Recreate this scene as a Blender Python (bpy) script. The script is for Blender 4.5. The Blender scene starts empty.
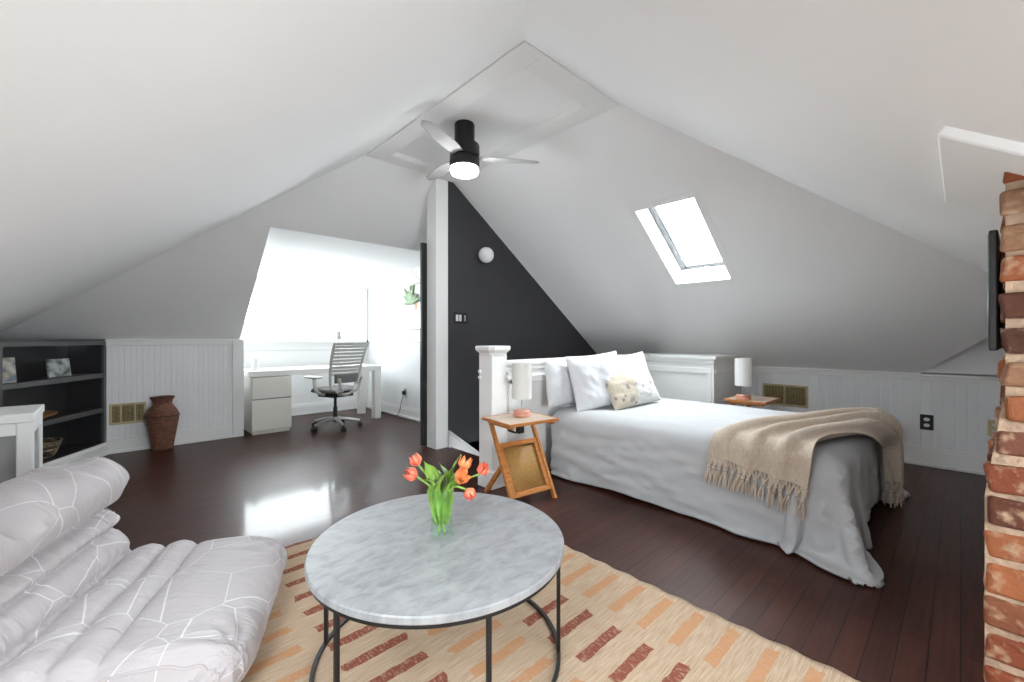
import bpy, bmesh, math, random
import numpy as np
from mathutils import Vector, Matrix, noise
random.seed(7)
rng = np.random.RandomState(7)
S = bpy.context.scene
COL = S.collection
PI = math.pi

# ------------------------------------------------------------------ materials
def nd(nt, t, **kw):
    n = nt.nodes.new(t)
    for k, v in kw.items():
        setattr(n, k, v)
    return n

def mat(name, col, rough=.5, metal=0., var=None, bump=None, spec=.5, sheen=0., coat=0., stretch=(1, 1, 1)):
    """principled material; var=(scale, amount) mottles the colour, bump=(scale, strength) roughens the surface"""
    m = bpy.data.materials.new(name)
    m.use_nodes = True
    nt = m.node_tree
    b = nt.nodes['Principled BSDF']
    b.inputs['Base Color'].default_value = (*col, 1)
    b.inputs['Roughness'].default_value = rough
    b.inputs['Metallic'].default_value = metal
    b.inputs['Specular IOR Level'].default_value = spec
    b.inputs['Sheen Weight'].default_value = sheen
    b.inputs['Coat Weight'].default_value = coat
    tc = nd(nt, 'ShaderNodeTexCoord')
    mp = nd(nt, 'ShaderNodeMapping')
    mp.inputs['Scale'].default_value = stretch
    nt.links.new(tc.outputs['Object'], mp.inputs['Vector'])
    if var:
        n = nd(nt, 'ShaderNodeTexNoise')
        n.inputs['Scale'].default_value = var[0]
        n.inputs['Detail'].default_value = 4
        nt.links.new(mp.outputs[0], n.inputs['Vector'])
        r = nd(nt, 'ShaderNodeValToRGB')
        a = var[1]
        r.color_ramp.elements[0].position = .3
        r.color_ramp.elements[1].position = .7
        r.color_ramp.elements[0].color = (*[c * (1 - a) for c in col], 1)
        r.color_ramp.elements[1].color = (*[min(1, c * (1 + a)) for c in col], 1)
        nt.links.new(n.outputs['Fac'], r.inputs['Fac'])
        nt.links.new(r.outputs[0], b.inputs['Base Color'])
    if bump:
        n = nd(nt, 'ShaderNodeTexNoise')
        n.inputs['Scale'].default_value = bump[0]
        n.inputs['Detail'].default_value = 3
        nt.links.new(mp.outputs[0], n.inputs['Vector'])
        bp = nd(nt, 'ShaderNodeBump')
        bp.inputs['Strength'].default_value = bump[1]
        bp.inputs['Distance'].default_value = .01
        nt.links.new(n.outputs['Fac'], bp.inputs['Height'])
        nt.links.new(bp.outputs[0], b.inputs['Normal'])
    return m

def bsdf(m):
    return m.node_tree.nodes['Principled BSDF']

M = {}
M['ceiling'] = mat('ceiling_paint', (.88, .88, .88), .85, var=(1.5, .012), bump=(60, .02))
M['white'] = mat('white_trim_paint', (.86, .86, .85), .55, spec=.35, var=(3, .015))
M['wain'] = mat('wainscot_paint', (.84, .85, .86), .45, var=(2, .02))
M['darkwall'] = mat('charcoal_wall_paint', (.040, .040, .045), .7, var=(2, .05), bump=(80, .03))
M['black'] = mat('black_metal', (.012, .012, .013), .42, .2, var=(8, .15))
M['blackplastic'] = mat('black_plastic', (.014, .014, .015), .45, var=(10, .1))
M['shelf'] = mat('charcoal_shelf_paint', (.034, .034, .036), .42, var=(4, .08))
M['shelfedge'] = mat('grey_shelf_edge_paint', (.095, .095, .098), .42, var=(4, .06))
M['darkdoor'] = mat('dark_door_paint', (.022, .022, .022), .5, var=(3, .1))
M['brass'] = mat('aged_brass', (.50, .41, .24), .45, .2, var=(9, .15))
M['brasshole'] = mat('brass_grille_recess', (.10, .075, .035), .6, .3, var=(30, .3))
M['brassdark'] = mat('dark_brass_grille', (.32, .25, .12), .5, .4, var=(14, .2))
M['desk'] = mat('white_lacquer', (.86, .86, .83), .3, var=(3, .01))
M['cab'] = mat('cream_lacquer', (.86, .85, .78), .35, var=(3, .015))
M['gap'] = mat('shadow_gap_liner', (.20, .20, .19), .7, var=(3, .05))
M['chairframe'] = mat('pale_grey_plastic', (.56, .56, .53), .45, var=(6, .04))
M['chairmesh'] = mat('grey_chair_fabric', (.22, .22, .22), .85, var=(60, .15), bump=(200, .2))
M['alu'] = mat('satin_aluminium', (.62, .62, .62), .3, .85, var=(10, .05))
M['linen'] = mat('white_cotton', (.485, .495, .51), .85, var=(5, .015), bump=(25, .10), sheen=.1)
M['sheet'] = mat('white_sheet_cotton', (.54, .55, .57), .85, var=(5, .015), bump=(25, .10))
M['pillow'] = mat('white_pillowcase_cotton', (.70, .71, .735), .85, var=(5, .015), bump=(22, .14))
M['lampshade'] = mat('white_linen_shade', (.78, .77, .74), .8, var=(40, .03), bump=(150, .1))
M['coral'] = mat('coral_glaze', (.66, .30, .21), .3, var=(14, .06))
M['oak'] = mat('honey_wood', (.48, .185, .048), .42, var=(9, .22), bump=(30, .05), stretch=(1, 1, 7))
M['palewood'] = mat('pale_wood_top', (.62, .50, .40), .4, var=(9, .10), stretch=(6, 1, 1))
M['tan_wood'] = mat('tan_wood', (.42, .22, .08), .4, var=(9, .2))
M['opal'] = mat('opal_glass', (.82, .81, .82), .25, var=(3, .01))
M['fanlight'] = mat('lit_opal_diffuser', (.85, .85, .84), .3)
bsdf(M['fanlight']).inputs['Emission Color'].default_value = (.96, .98, 1., 1)
bsdf(M['fanlight']).inputs['Emission Strength'].default_value = 20.
M['fanblade'] = mat('grey_fan_blade', (.56, .56, .555), .9, spec=.1, var=(6, .03))
M['stem'] = mat('tulip_green', (.22, .36, .06), .42, var=(25, .25))
M['leaf'] = mat('tulip_leaf_green', (.19, .33, .05), .38, var=(18, .3))
M['steel'] = mat('brushed_steel', (.45, .45, .46), .35, .8, var=(12, .08))
M['greypanel'] = mat('grey_glazed_panel', (.33, .33, .33), .25, var=(3, .08))
M['outletwhite'] = mat('white_outlet_plastic', (.72, .72, .70), .35, var=(5, .02))
M['skyalu'] = mat('pale_grey_window_sash', (.11, .115, .12), .4, var=(6, .03))

def mat_glass(name, tint=(.96, .98, .98)):
    m = bpy.data.materials.new(name)
    m.use_nodes = True
    nt = m.node_tree
    out = nt.nodes['Material Output']
    nt.nodes.remove(nt.nodes['Principled BSDF'])
    t = nd(nt, 'ShaderNodeBsdfTransparent')
    t.inputs[0].default_value = (*tint, 1)
    g = nd(nt, 'ShaderNodeBsdfGlossy')
    g.inputs['Roughness'].default_value = .02
    f = nd(nt, 'ShaderNodeFresnel')
    f.inputs['IOR'].default_value = 1.5
    mx = nd(nt, 'ShaderNodeMixShader')
    ge = nd(nt, 'ShaderNodeNewGeometry')
    fm = nd(nt, 'ShaderNodeMath', operation='MULTIPLY')
    fs = nd(nt, 'ShaderNodeMath', operation='SUBTRACT')
    fs.inputs[0].default_value = 1
    nt.links.new(ge.outputs['Backfacing'], fs.inputs[1])
    nt.links.new(f.outputs[0], fm.inputs[0])
    nt.links.new(fs.outputs[0], fm.inputs[1])
    nt.links.new(fm.outputs[0], mx.inputs[0])
    nt.links.new(t.outputs[0], mx.inputs[1])
    nt.links.new(g.outputs[0], mx.inputs[2])
    nt.links.new(mx.outputs[0], out.inputs['Surface'])
    return m
M['pane'] = mat_glass('window_glass')
M['vase'] = mat_glass('vase_glass', (.93, .985, .945))

def mat_floor():
    m = mat('dark_plank_floor', (.05, .015, .01), .2, spec=.14, coat=.22)
    bsdf(m).inputs['Coat Roughness'].default_value = .10
    nt = m.node_tree
    b = bsdf(m)
    tc = nd(nt, 'ShaderNodeTexCoord')
    br = nd(nt, 'ShaderNodeTexBrick')
    br.offset = .37
    br.inputs['Scale'].default_value = 1.
    br.inputs['Brick Width'].default_value = 1.15
    br.inputs['Row Height'].default_value = .083
    br.inputs['Mortar Size'].default_value = .0022
    br.inputs['Mortar Smooth'].default_value = .2
    br.inputs['Bias'].default_value = 0.
    br.inputs['Color1'].default_value = (.062, .0190, .0115, 1)
    br.inputs['Color2'].default_value = (.040, .0125, .0080, 1)
    br.inputs['Mortar'].default_value = (.007, .004, .0035, 1)
    nt.links.new(tc.outputs['Object'], br.inputs['Vector'])
    mp = nd(nt, 'ShaderNodeMapping')
    mp.inputs['Scale'].default_value = (1.6, 26, 1)
    nt.links.new(tc.outputs['Object'], mp.inputs['Vector'])
    n = nd(nt, 'ShaderNodeTexNoise')
    n.inputs['Scale'].default_value = 2.2
    n.inputs['Detail'].default_value = 6
    nt.links.new(mp.outputs[0], n.inputs['Vector'])
    r = nd(nt, 'ShaderNodeValToRGB')
    r.color_ramp.elements[0].position = .3
    r.color_ramp.elements[1].position = .72
    r.color_ramp.elements[0].color = (.80, .79, .79, 1)
    r.color_ramp.elements[1].color = (1.22, 1.2, 1.18, 1)
    nt.links.new(n.outputs['Fac'], r.inputs['Fac'])
    mx = nd(nt, 'ShaderNodeMix', data_type='RGBA', blend_type='MULTIPLY')
    mx.inputs[0].default_value = 1.
    nt.links.new(br.outputs['Color'], mx.inputs[6])
    nt.links.new(r.outputs[0], mx.inputs[7])
    nt.links.new(mx.outputs[2], b.inputs['Base Color'])
    n2 = nd(nt, 'ShaderNodeTexNoise')
    n2.inputs['Scale'].default_value = 3.
    n2.inputs['Detail'].default_value = 2
    nt.links.new(mp.outputs[0], n2.inputs['Vector'])
    mr = nd(nt, 'ShaderNodeMapRange')
    mr.inputs['To Min'].default_value = .36
    mr.inputs['To Max'].default_value = .50
    nt.links.new(n2.outputs['Fac'], mr.inputs['Value'])
    nt.links.new(mr.outputs[0], b.inputs['Roughness'])
    bp = nd(nt, 'ShaderNodeBump')
    bp.inputs['Strength'].default_value = .10
    bp.inputs['Distance'].default_value = .004
    nt.links.new(br.outputs['Fac'], bp.inputs['Height'])
    bp.invert = True
    nt.links.new(bp.outputs[0], b.inputs['Normal'])
    return m
M['floor'] = mat_floor()

def math_n(nt, op, a, b=None, c=None):
    n = nd(nt, 'ShaderNodeMath', operation=op)
    for i, v in enumerate((a, b, c)):
        if v is None:
            continue
        if isinstance(v, (int, float)):
            n.inputs[i].default_value = v
        else:
            nt.links.new(v, n.inputs[i])
    return n.outputs[0]

def mat_rug():
    """woven jute with rows of rust and orange dashes, drawn in the rug's own coordinates (origin at its far right corner)"""
    m = mat('jute_rug', (.66, .45, .27), .95, spec=.1)
    nt = m.node_tree
    b = bsdf(m)
    tc = nd(nt, 'ShaderNodeTexCoord')
    # wobble
    nz = nd(nt, 'ShaderNodeTexNoise')
    nz.inputs['Scale'].default_value = 22
    nt.links.new(tc.outputs['Object'], nz.inputs['Vector'])
    sx = nd(nt, 'ShaderNodeSeparateXYZ')
    nt.links.new(tc.outputs['Object'], sx.inputs[0])
    w = math_n(nt, 'SUBTRACT', nz.outputs['Fac'], .5)
    X = math_n(nt, 'MULTIPLY_ADD', w, .05, sx.outputs[0])
    Y = math_n(nt, 'MULTIPLY_ADD', w, .016, sx.outputs[1])
    X = math_n(nt, 'MULTIPLY', X, -1.)       # distance from the right edge
    Y = math_n(nt, 'MULTIPLY', Y, -1.)       # distance from the far edge
    col = math_n(nt, 'DIVIDE', math_n(nt, 'SUBTRACT', X, .012), .322)
    ci = math_n(nt, 'FLOOR', col)
    cf = math_n(nt, 'SUBTRACT', col, ci)
    par = math_n(nt, 'MODULO', ci, 2.)
    # odd columns shift by half a row
    row = math_n(nt, 'ADD', math_n(nt, 'DIVIDE', Y, .137), math_n(nt, 'MULTIPLY', par, .42))
    rf = math_n(nt, 'FRACT', math_n(nt, 'ADD', row, .02))
    inx = math_n(nt, 'MULTIPLY', math_n(nt, 'GREATER_THAN', cf, .11), math_n(nt, 'LESS_THAN', cf, .89))
    iny = math_n(nt, 'MULTIPLY', math_n(nt, 'GREATER_THAN', rf, .32), math_n(nt, 'LESS_THAN', rf, .64))
    dash = math_n(nt, 'MULTIPLY', inx, iny)
    # speckled edge / wear
    n3 = nd(nt, 'ShaderNodeTexNoise')
    n3.inputs['Scale'].default_value = 120
    mp3 = nd(nt, 'ShaderNodeMapping')
    mp3.inputs['Scale'].default_value = (1, .35, 1)
    nt.links.new(tc.outputs['Object'], mp3.inputs['Vector'])
    nt.links.new(mp3.outputs[0], n3.inputs['Vector'])
    wear = nd(nt, 'ShaderNodeMapRange')
    wear.inputs['From Min'].default_value = .3
    wear.inputs['From Max'].default_value = .5
    wear.inputs['To Min'].default_value = .45
    wear.inputs['To Max'].default_value = 1.
    nt.links.new(n3.outputs['Fac'], wear.inputs['Value'])
    dash = math_n(nt, 'MULTIPLY', dash, wear.outputs[0])
    # base jute colour, streaked along the weave
    mp = nd(nt, 'ShaderNodeMapping')
    mp.inputs['Scale'].default_value = (5, 120, 1)
    nt.links.new(tc.outputs['Object'], mp.inputs['Vector'])
    n = nd(nt, 'ShaderNodeTexNoise')
    n.inputs['Scale'].default_value = 2
    n.inputs['Detail'].default_value = 5
    nt.links.new(mp.outputs[0], n.inputs['Vector'])
    r = nd(nt, 'ShaderNodeValToRGB')
    r.color_ramp.elements[0].position = .32
    r.color_ramp.elements[1].position = .68
    r.color_ramp.elements[0].color = (.375, .255, .165, 1)
    r.color_ramp.elements[1].color = (.53, .415, .305, 1)
    nt.links.new(n.outputs['Fac'], r.inputs['Fac'])
    dc = nd(nt, 'ShaderNodeMix', data_type='RGBA')
    dc.inputs[6].default_value = (.47, .25, .13, 1)
    dc.inputs[7].default_value = (.235, .075, .048, 1)
    nt.links.new(par, dc.inputs[0])
    mx = nd(nt, 'ShaderNodeMix', data_type='RGBA')
    nt.links.new(dash, mx.inputs[0])
    nt.links.new(r.outputs[0], mx.inputs[6])
    nt.links.new(dc.outputs[2], mx.inputs[7])
    nt.links.new(mx.outputs[2], b.inputs['Base Color'])
    # woven ribs
    mp2 = nd(nt, 'ShaderNodeMapping')
    mp2.inputs['Scale'].default_value = (60, 140, 1)
    nt.links.new(tc.outputs['Object'], mp2.inputs['Vector'])
    nb = nd(nt, 'ShaderNodeTexNoise')
    nb.inputs['Scale'].default_value = 1.
    nt.links.new(mp2.outputs[0], nb.inputs['Vector'])
    bp = nd(nt, 'ShaderNodeBump')
    bp.inputs['Strength'].default_value = .5
    bp.inputs['Distance'].default_value = .006
    nt.links.new(nb.outputs['Fac'], bp.inputs['Height'])
    nt.links.new(bp.outputs[0], b.inputs['Normal'])
    return m
M['rug'] = mat_rug()

def mat_marble():
    m = mat('grey_white_marble', (.6, .61, .62), .32, spec=.4)
    nt = m.node_tree
    b = bsdf(m)
    tc = nd(nt, 'ShaderNodeTexCoord')
    mp = nd(nt, 'ShaderNodeMapping')
    mp.inputs['Rotation'].default_value = (0, 0, .75)
    mp.inputs['Scale'].default_value = (3.4, 6.5, 1)
    nt.links.new(tc.outputs['Object'], mp.inputs['Vector'])
    n = nd(nt, 'ShaderNodeTexNoise')
    n.inputs['Scale'].default_value = 4.2
    n.inputs['Detail'].default_value = 9
    n.inputs['Roughness'].default_value = .62
    n.inputs['Distortion'].default_value = .6
    nt.links.new(mp.outputs[0], n.inputs['Vector'])
    r = nd(nt, 'ShaderNodeValToRGB')
    e = r.color_ramp.elements
    e[0].position = .33
    e[0].color = (.235, .24, .25, 1)
    e[1].position = .62
    e[1].color = (.345, .35, .358, 1)
    x = e.new(.47)
    x.color = (.295, .30, .308, 1)
    nt.links.new(n.outputs['Fac'], r.inputs['Fac'])
    nt.links.new(r.outputs[0], b.inputs['Base Color'])
    return m
M['marble'] = mat_marble()

def mat_lines():
    """pale mauve-grey cotton with a net of straight white lines"""
    m = mat('grey_line_print_cotton', (.52, .48, .49), .62, sheen=.15)
    nt = m.node_tree
    b = bsdf(m)
    tc = nd(nt, 'ShaderNodeTexCoord')
    v = nd(nt, 'ShaderNodeTexVoronoi', feature='DISTANCE_TO_EDGE')
    v.inputs['Scale'].default_value = 4.6
    nt.links.new(tc.outputs['UV'], v.inputs['Vector'])
    r = nd(nt, 'ShaderNodeValToRGB')
    r.color_ramp.elements[0].position = .0045
    r.color_ramp.elements[0].color = (.68, .66, .67, 1)
    r.color_ramp.elements[1].position = .0085
    r.color_ramp.elements[1].color = (.455, .42, .43, 1)
    nt.links.new(v.outputs['Distance'], r.inputs['Fac'])
    nt.links.new(r.outputs[0], b.inputs['Base Color'])
    n = nd(nt, 'ShaderNodeTexNoise')
    n.inputs['Scale'].default_value = 2.2
    n.inputs['Detail'].default_value = 4
    n.inputs['Distortion'].default_value = .8
    mpw = nd(nt, 'ShaderNodeMapping')
    mpw.inputs['Scale'].default_value = (2.4, 8, 1)
    nt.links.new(tc.outputs['UV'], mpw.inputs['Vector'])
    nt.links.new(mpw.outputs[0], n.inputs['Vector'])
    bp = nd(nt, 'ShaderNodeBump')
    bp.inputs['Strength'].default_value = .75
    bp.inputs['Distance'].default_value = .03
    nt.links.new(n.outputs['Fac'], bp.inputs['Height'])
    nt.links.new(bp.outputs[0], b.inputs['Normal'])
    return m
M['lines'] = mat_lines()

def mat_brick():
    m = mat('rough_old_brick', (.3, .1, .05), .9, spec=.2)
    nt = m.node_tree
    b = bsdf(m)
    g = nd(nt, 'ShaderNodeNewGeometry')
    r = nd(nt, 'ShaderNodeValToRGB')
    e = r.color_ramp.elements
    e[0].color = (.055, .026, .018, 1)
    e[1].position = 1.
    e[1].color = (.27, .15, .085, 1)
    for p, c in ((.25, (.20, .05, .022, 1)), (.5, (.25, .085, .036, 1)), (.75, (.115, .042, .026, 1))):
        x = e.new(p)
        x.color = c
    nt.links.new(g.outputs['Random Per Island'], r.inputs['Fac'])
    tc = nd(nt, 'ShaderNodeTexCoord')
    n = nd(nt, 'ShaderNodeTexNoise')
    n.inputs['Scale'].default_value = 26
    n.inputs['Detail'].default_value = 6
    nt.links.new(tc.outputs['Object'], n.inputs['Vector'])
    r2 = nd(nt, 'ShaderNodeValToRGB')
    r2.color_ramp.elements[0].position = .52
    r2.color_ramp.elements[0].color = (0, 0, 0, 1)
    r2.color_ramp.elements[1].position = .72
    r2.color_ramp.elements[1].color = (1, 1, 1, 1)
    nt.links.new(n.outputs['Fac'], r2.inputs['Fac'])
    mx = nd(nt, 'ShaderNodeMix', data_type='RGBA')
    mx.inputs[7].default_value = (.36, .24, .155, 1)
    nt.links.new(r2.outputs[0], mx.inputs[0])
    nt.links.new(r.outputs[0], mx.inputs[6])
    nt.links.new(mx.outputs[2], b.inputs['Base Color'])
    bp = nd(nt, 'ShaderNodeBump')
    bp.inputs['Strength'].default_value = .9
    bp.inputs['Distance'].default_value = .012
    nt.links.new(n.outputs['Fac'], bp.inputs['Height'])
    nt.links.new(bp.outputs[0], b.inputs['Normal'])
    return m
M['brick'] = mat_brick()
M['mortar'] = mat('sandy_mortar', (.34, .235, .165), .95, var=(18, .25), bump=(45, .9), spec=.1)

def mat_weave(name, c1, c2, sx, sz, rough=.7):
    m = mat(name, c1, rough)
    nt = m.node_tree
    b = bsdf(m)
    tc = nd(nt, 'ShaderNodeTexCoord')
    br = nd(nt, 'ShaderNodeTexBrick')
    br.inputs['Scale'].default_value = 1.
    br.inputs['Brick Width'].default_value = sx
    br.inputs['Row Height'].default_value = sz
    br.inputs['Mortar Size'].default_value = sz * .12
    br.inputs['Color1'].default_value = (*c1, 1)
    br.inputs['Color2'].default_value = (*c2, 1)
    br.inputs['Mortar'].default_value = (*[c * .45 for c in c2], 1)
    nt.links.new(tc.outputs['UV'], br.inputs['Vector'])
    nt.links.new(br.outputs['Color'], b.inputs['Base Color'])
    bp = nd(nt, 'ShaderNodeBump')
    bp.inputs['Strength'].default_value = .6
    bp.inputs['Distance'].default_value = .004
    bp.invert = True
    nt.links.new(br.outputs['Fac'], bp.inputs['Height'])
    nt.links.new(bp.outputs[0], b.inputs['Normal'])
    return m
M['wicker'] = mat_weave('brown_wicker', (.29, .125, .072), (.17, .068, .040), .04, .016)
M['basket'] = mat_weave('striped_basket_weave', (.55, .42, .26), (.05, .045, .04), .06, .022)
M['cane'] = mat_weave('cane_webbing', (.56, .31, .09), (.46, .24, .06), .012, .012, .6)
M['throw'] = mat('oatmeal_wool', (.60, .50, .405), .95, var=(70, .10), bump=(130, .55), sheen=.2, spec=.1)

def mat_print(name, cols, scale):
    m = mat(name, cols[0], .8)
    nt = m.node_tree
    tc = nd(nt, 'ShaderNodeTexCoord')
    n = nd(nt, 'ShaderNodeTexNoise')
    n.inputs['Scale'].default_value = scale
    n.inputs['Detail'].default_value = 2
    nt.links.new(tc.outputs['Object'], n.inputs['Vector'])
    r = nd(nt, 'ShaderNodeValToRGB')
    e = r.color_ramp.elements
    k = len(cols) - 1
    e[0].position = .34
    e[0].color = (*cols[0], 1)
    e[1].position = .66
    e[1].color = (*cols[-1], 1)
    for i in range(1, k):
        x = e.new(.34 + .32 * i / k)
        x.color = (*cols[i], 1)
    nt.links.new(n.outputs['Fac'], r.inputs['Fac'])
    nt.links.new(r.outputs[0], bsdf(m).inputs['Base Color'])
    return m
M['photo'] = mat_print('snapshot_print', ((.10, .10, .08), (.32, .36, .34), (.50, .55, .58), (.62, .64, .62)), 11)
M['card'] = mat_print('postcard_print', ((.12, .22, .38), (.45, .40, .30), (.62, .64, .62)), 14)

def mat_cushion():
    """cream cushion cover scattered with small dark dabs; one half has a tufted beige field"""
    m = mat('dabbed_cushion_cotton', (.74, .72, .68), .9, sheen=.2)
    nt = m.node_tree
    b = bsdf(m)
    tc = nd(nt, 'ShaderNodeTexCoord')
    v = nd(nt, 'ShaderNodeTexVoronoi')
    v.inputs['Scale'].default_value = 15
    nt.links.new(tc.outputs['Object'], v.inputs['Vector'])
    r = nd(nt, 'ShaderNodeValToRGB')
    r.color_ramp.elements[0].position = .26
    r.color_ramp.elements[0].color = (1, 1, 1, 1)
    r.color_ramp.elements[1].position = .34
    r.color_ramp.elements[1].color = (0, 0, 0, 1)
    nt.links.new(v.outputs['Distance'], r.inputs['Fac'])
    sx = nd(nt, 'ShaderNodeSeparateXYZ')
    nt.links.new(tc.outputs['Object'], sx.inputs[0])
    n = nd(nt, 'ShaderNodeTexNoise')
    n.inputs['Scale'].default_value = 12
    nt.links.new(tc.outputs['Object'], n.inputs['Vector'])
    k = math_n(nt, 'LESS_THAN', math_n(nt, 'MULTIPLY_ADD', n.outputs['Fac'], .16, sx.outputs[0]), .04)
    base = nd(nt, 'ShaderNodeMix', data_type='RGBA')
    base.inputs[6].default_value = (.66, .65, .64, 1)
    base.inputs[7].default_value = (.58, .51, .41, 1)
    nt.links.new(k, base.inputs[0])
    mx = nd(nt, 'ShaderNodeMix', data_type='RGBA')
    mx.inputs[7].default_value = (.22, .20, .19, 1)
    f = math_n(nt, 'MULTIPLY', r.outputs[0], .75)
    nt.links.new(f, mx.inputs[0])
    nt.links.new(base.outputs[2], mx.inputs[6])
    nt.links.new(mx.outputs[2], b.inputs['Base Color'])
    bp = nd(nt, 'ShaderNodeBump')
    bp.inputs['Strength'].default_value = .6
    bp.inputs['Distance'].default_value = .01
    n5 = nd(nt, 'ShaderNodeTexNoise')
    n5.inputs['Scale'].default_value = 70
    nt.links.new(tc.outputs['Object'], n5.inputs['Vector'])
    nt.links.new(n5.outputs['Fac'], bp.inputs['Height'])
    nt.links.new(bp.outputs[0], b.inputs['Normal'])
    return m
M['cushion'] = mat_cushion()

def mat_petal():
    m = mat('coral_tulip_petal', (.78, .16, .08), .45)
    nt = m.node_tree
    tc = nd(nt, 'ShaderNodeTexCoord')
    mp = nd(nt, 'ShaderNodeMapping')
    mp.inputs['Scale'].default_value = (1, 1, .35)
    nt.links.new(tc.outputs['Object'], mp.inputs['Vector'])
    n = nd(nt, 'ShaderNodeTexNoise')
    n.inputs['Scale'].default_value = 60
    nt.links.new(mp.outputs[0], n.inputs['Vector'])
    r = nd(nt, 'ShaderNodeValToRGB')
    r.color_ramp.elements[0].position = .35
    r.color_ramp.elements[0].color = (.70, .085, .06, 1)
    r.color_ramp.elements[1].position = .68
    r.color_ramp.elements[1].color = (.85, .32, .17, 1)
    nt.links.new(n.outputs['Fac'], r.inputs['Fac'])
    nt.links.new(r.outputs[0], bsdf(m).inputs['Base Color'])
    return m
M['petal'] = mat_petal()
M['petal_orange'] = mat('orange_tulip_petal', (.84, .26, .09), .45, var=(60, .25))

# ------------------------------------------------------------------ mesh builder
class MB:
    def __init__(self):
        self.bm = bmesh.new()
        self.uv = None

    def box(self, a, b, mtx=None):
        xs, ys, zs = zip(a, b)
        vs = [self.bm.verts.new((xs[i], ys[j], zs[k])) for i in (0, 1) for j in (0, 1) for k in (0, 1)]
        if xs[0] > xs[1] or ys[0] > ys[1] or zs[0] > zs[1]:
            pass
        for f in ((0, 1, 3, 2), (4, 6, 7, 5), (0, 4, 5, 1), (2, 3, 7, 6), (0, 2, 6, 4), (1, 5, 7, 3)):
            self.bm.faces.new([vs[i] for i in f])
        if mtx is not None:
            for v in vs:
                v.co = mtx @ v.co
        return self

    def bar(self, p, q, w, h, up=(0, 0, 1)):
        """rectangular bar from p to q, w across and h along `up`"""
        p, q = Vector(p), Vector(q)
        d = (q - p)
        L = d.length
        z = d.normalized()
        u = Vector(up)
        x = u.cross(z)
        if x.length < 1e-5:
            x = Vector((1, 0, 0)).cross(z)
        x.normalize()
        y = z.cross(x)
        m = Matrix((x, y, z)).transposed().to_4x4()
        m.translation = p
        return self.box((-w / 2, -h / 2, 0), (w / 2, h / 2, L), m)

    def poly(self, pts):
        self.bm.faces.new([self.bm.verts.new(p) for p in pts])
        return self

    def prism(self, pts, off):
        """closed solid: polygon pts swept by the vector off"""
        off = Vector(off)
        a = [self.bm.verts.new(p) for p in pts]
        b = [self.bm.verts.new(Vector(p) + off) for p in pts]
        self.bm.faces.new(a)
        self.bm.faces.new(b[::-1])
        n = len(a)
        for i in range(n):
            self.bm.faces.new([a[i], b[i], b[(i + 1) % n], a[(i + 1) % n]])
        return self

    def tube(self, pts, r, n=10, caps=True, closed=False):
        pts = [Vector(p) for p in pts]
        k = len(pts)
        rs = r if isinstance(r, (list, tuple)) else [r] * k
        rings = []
        prev = None
        for i in range(k):
            if closed:
                d = pts[(i + 1) % k] - pts[i - 1]
            else:
                d = pts[min(i + 1, k - 1)] - pts[max(i - 1, 0)]
            d.normalize()
            if prev is None:
                x = d.orthogonal().normalized()
            else:
                x = prev - d * prev.dot(d)
                x = x.normalized() if x.length > 1e-6 else d.orthogonal().normalized()
            prev = x
            y = d.cross(x)
            rings.append([self.bm.verts.new(pts[i] + (x * math.cos(2 * PI * j / n) + y * math.sin(2 * PI * j / n)) * rs[i]) for j in range(n)])
        m = k if closed else k - 1
        for i in range(m):
            a, b = rings[i], rings[(i + 1) % k]
            for j in range(n):
                self.bm.faces.new([a[j], a[(j + 1) % n], b[(j + 1) % n], b[j]])
        if caps and not closed:
            self.bm.faces.new(rings[0][::-1])
            self.bm.faces.new(rings[-1])
        return self

    def lathe(self, prof, n=40, c=(0, 0, 0), axis=None, caps=True):
        """revolve (r, z) pairs about the z axis through c; UV in metres round and up"""
        uvl = self.bm.loops.layers.uv.verify()
        rings = []
        for r, z in prof:
            rings.append([self.bm.verts.new((c[0] + r * math.cos(2 * PI * j / n), c[1] + r * math.sin(2 * PI * j / n), c[2] + z)) for j in range(n)])
        R = max(p[0] for p in prof)
        ln = [0]
        for i in range(1, len(prof)):
            ln.append(ln[-1] + math.hypot(prof[i][0] - prof[i - 1][0], prof[i][1] - prof[i - 1][1]))
        for i in range(len(rings) - 1):
            for j in range(n):
                f = self.bm.faces.new([rings[i][j], rings[i][(j + 1) % n], rings[i + 1][(j + 1) % n], rings[i + 1][j]])
                for lp, (a, b) in zip(f.loops, ((j, i), (j + 1, i), (j + 1, i + 1), (j, i + 1))):
                    lp[uvl].uv = (2 * PI * R * a / n, ln[b])
        if caps:
            if prof[0][0] > 1e-6:
                self.bm.faces.new(rings[0][::-1])
            if prof[-1][0] > 1e-6:
                self.bm.faces.new(rings[-1])
        return self

    def grid(self, P, closed_u=False, uv=None):
        """P[i][j] points -> quads; uv[i][j] optional"""
        uvl = self.bm.loops.layers.uv.verify() if uv is not None else None
        V = [[self.bm.verts.new(p) for p in row] for row in P]
        ni, nj = len(V), len(V[0])
        for i in range(ni - 1):
            for j in range(nj if closed_u else nj - 1):
                j2 = (j + 1) % nj
                f = self.bm.faces.new([V[i][j], V[i][j2], V[i + 1][j2], V[i + 1][j]])
                if uvl:
                    for lp, (a, b) in zip(f.loops, ((i, j), (i, j2), (i + 1, j2), (i + 1, j))):
                        lp[uvl].uv = uv[a][b]
        return V

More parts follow.
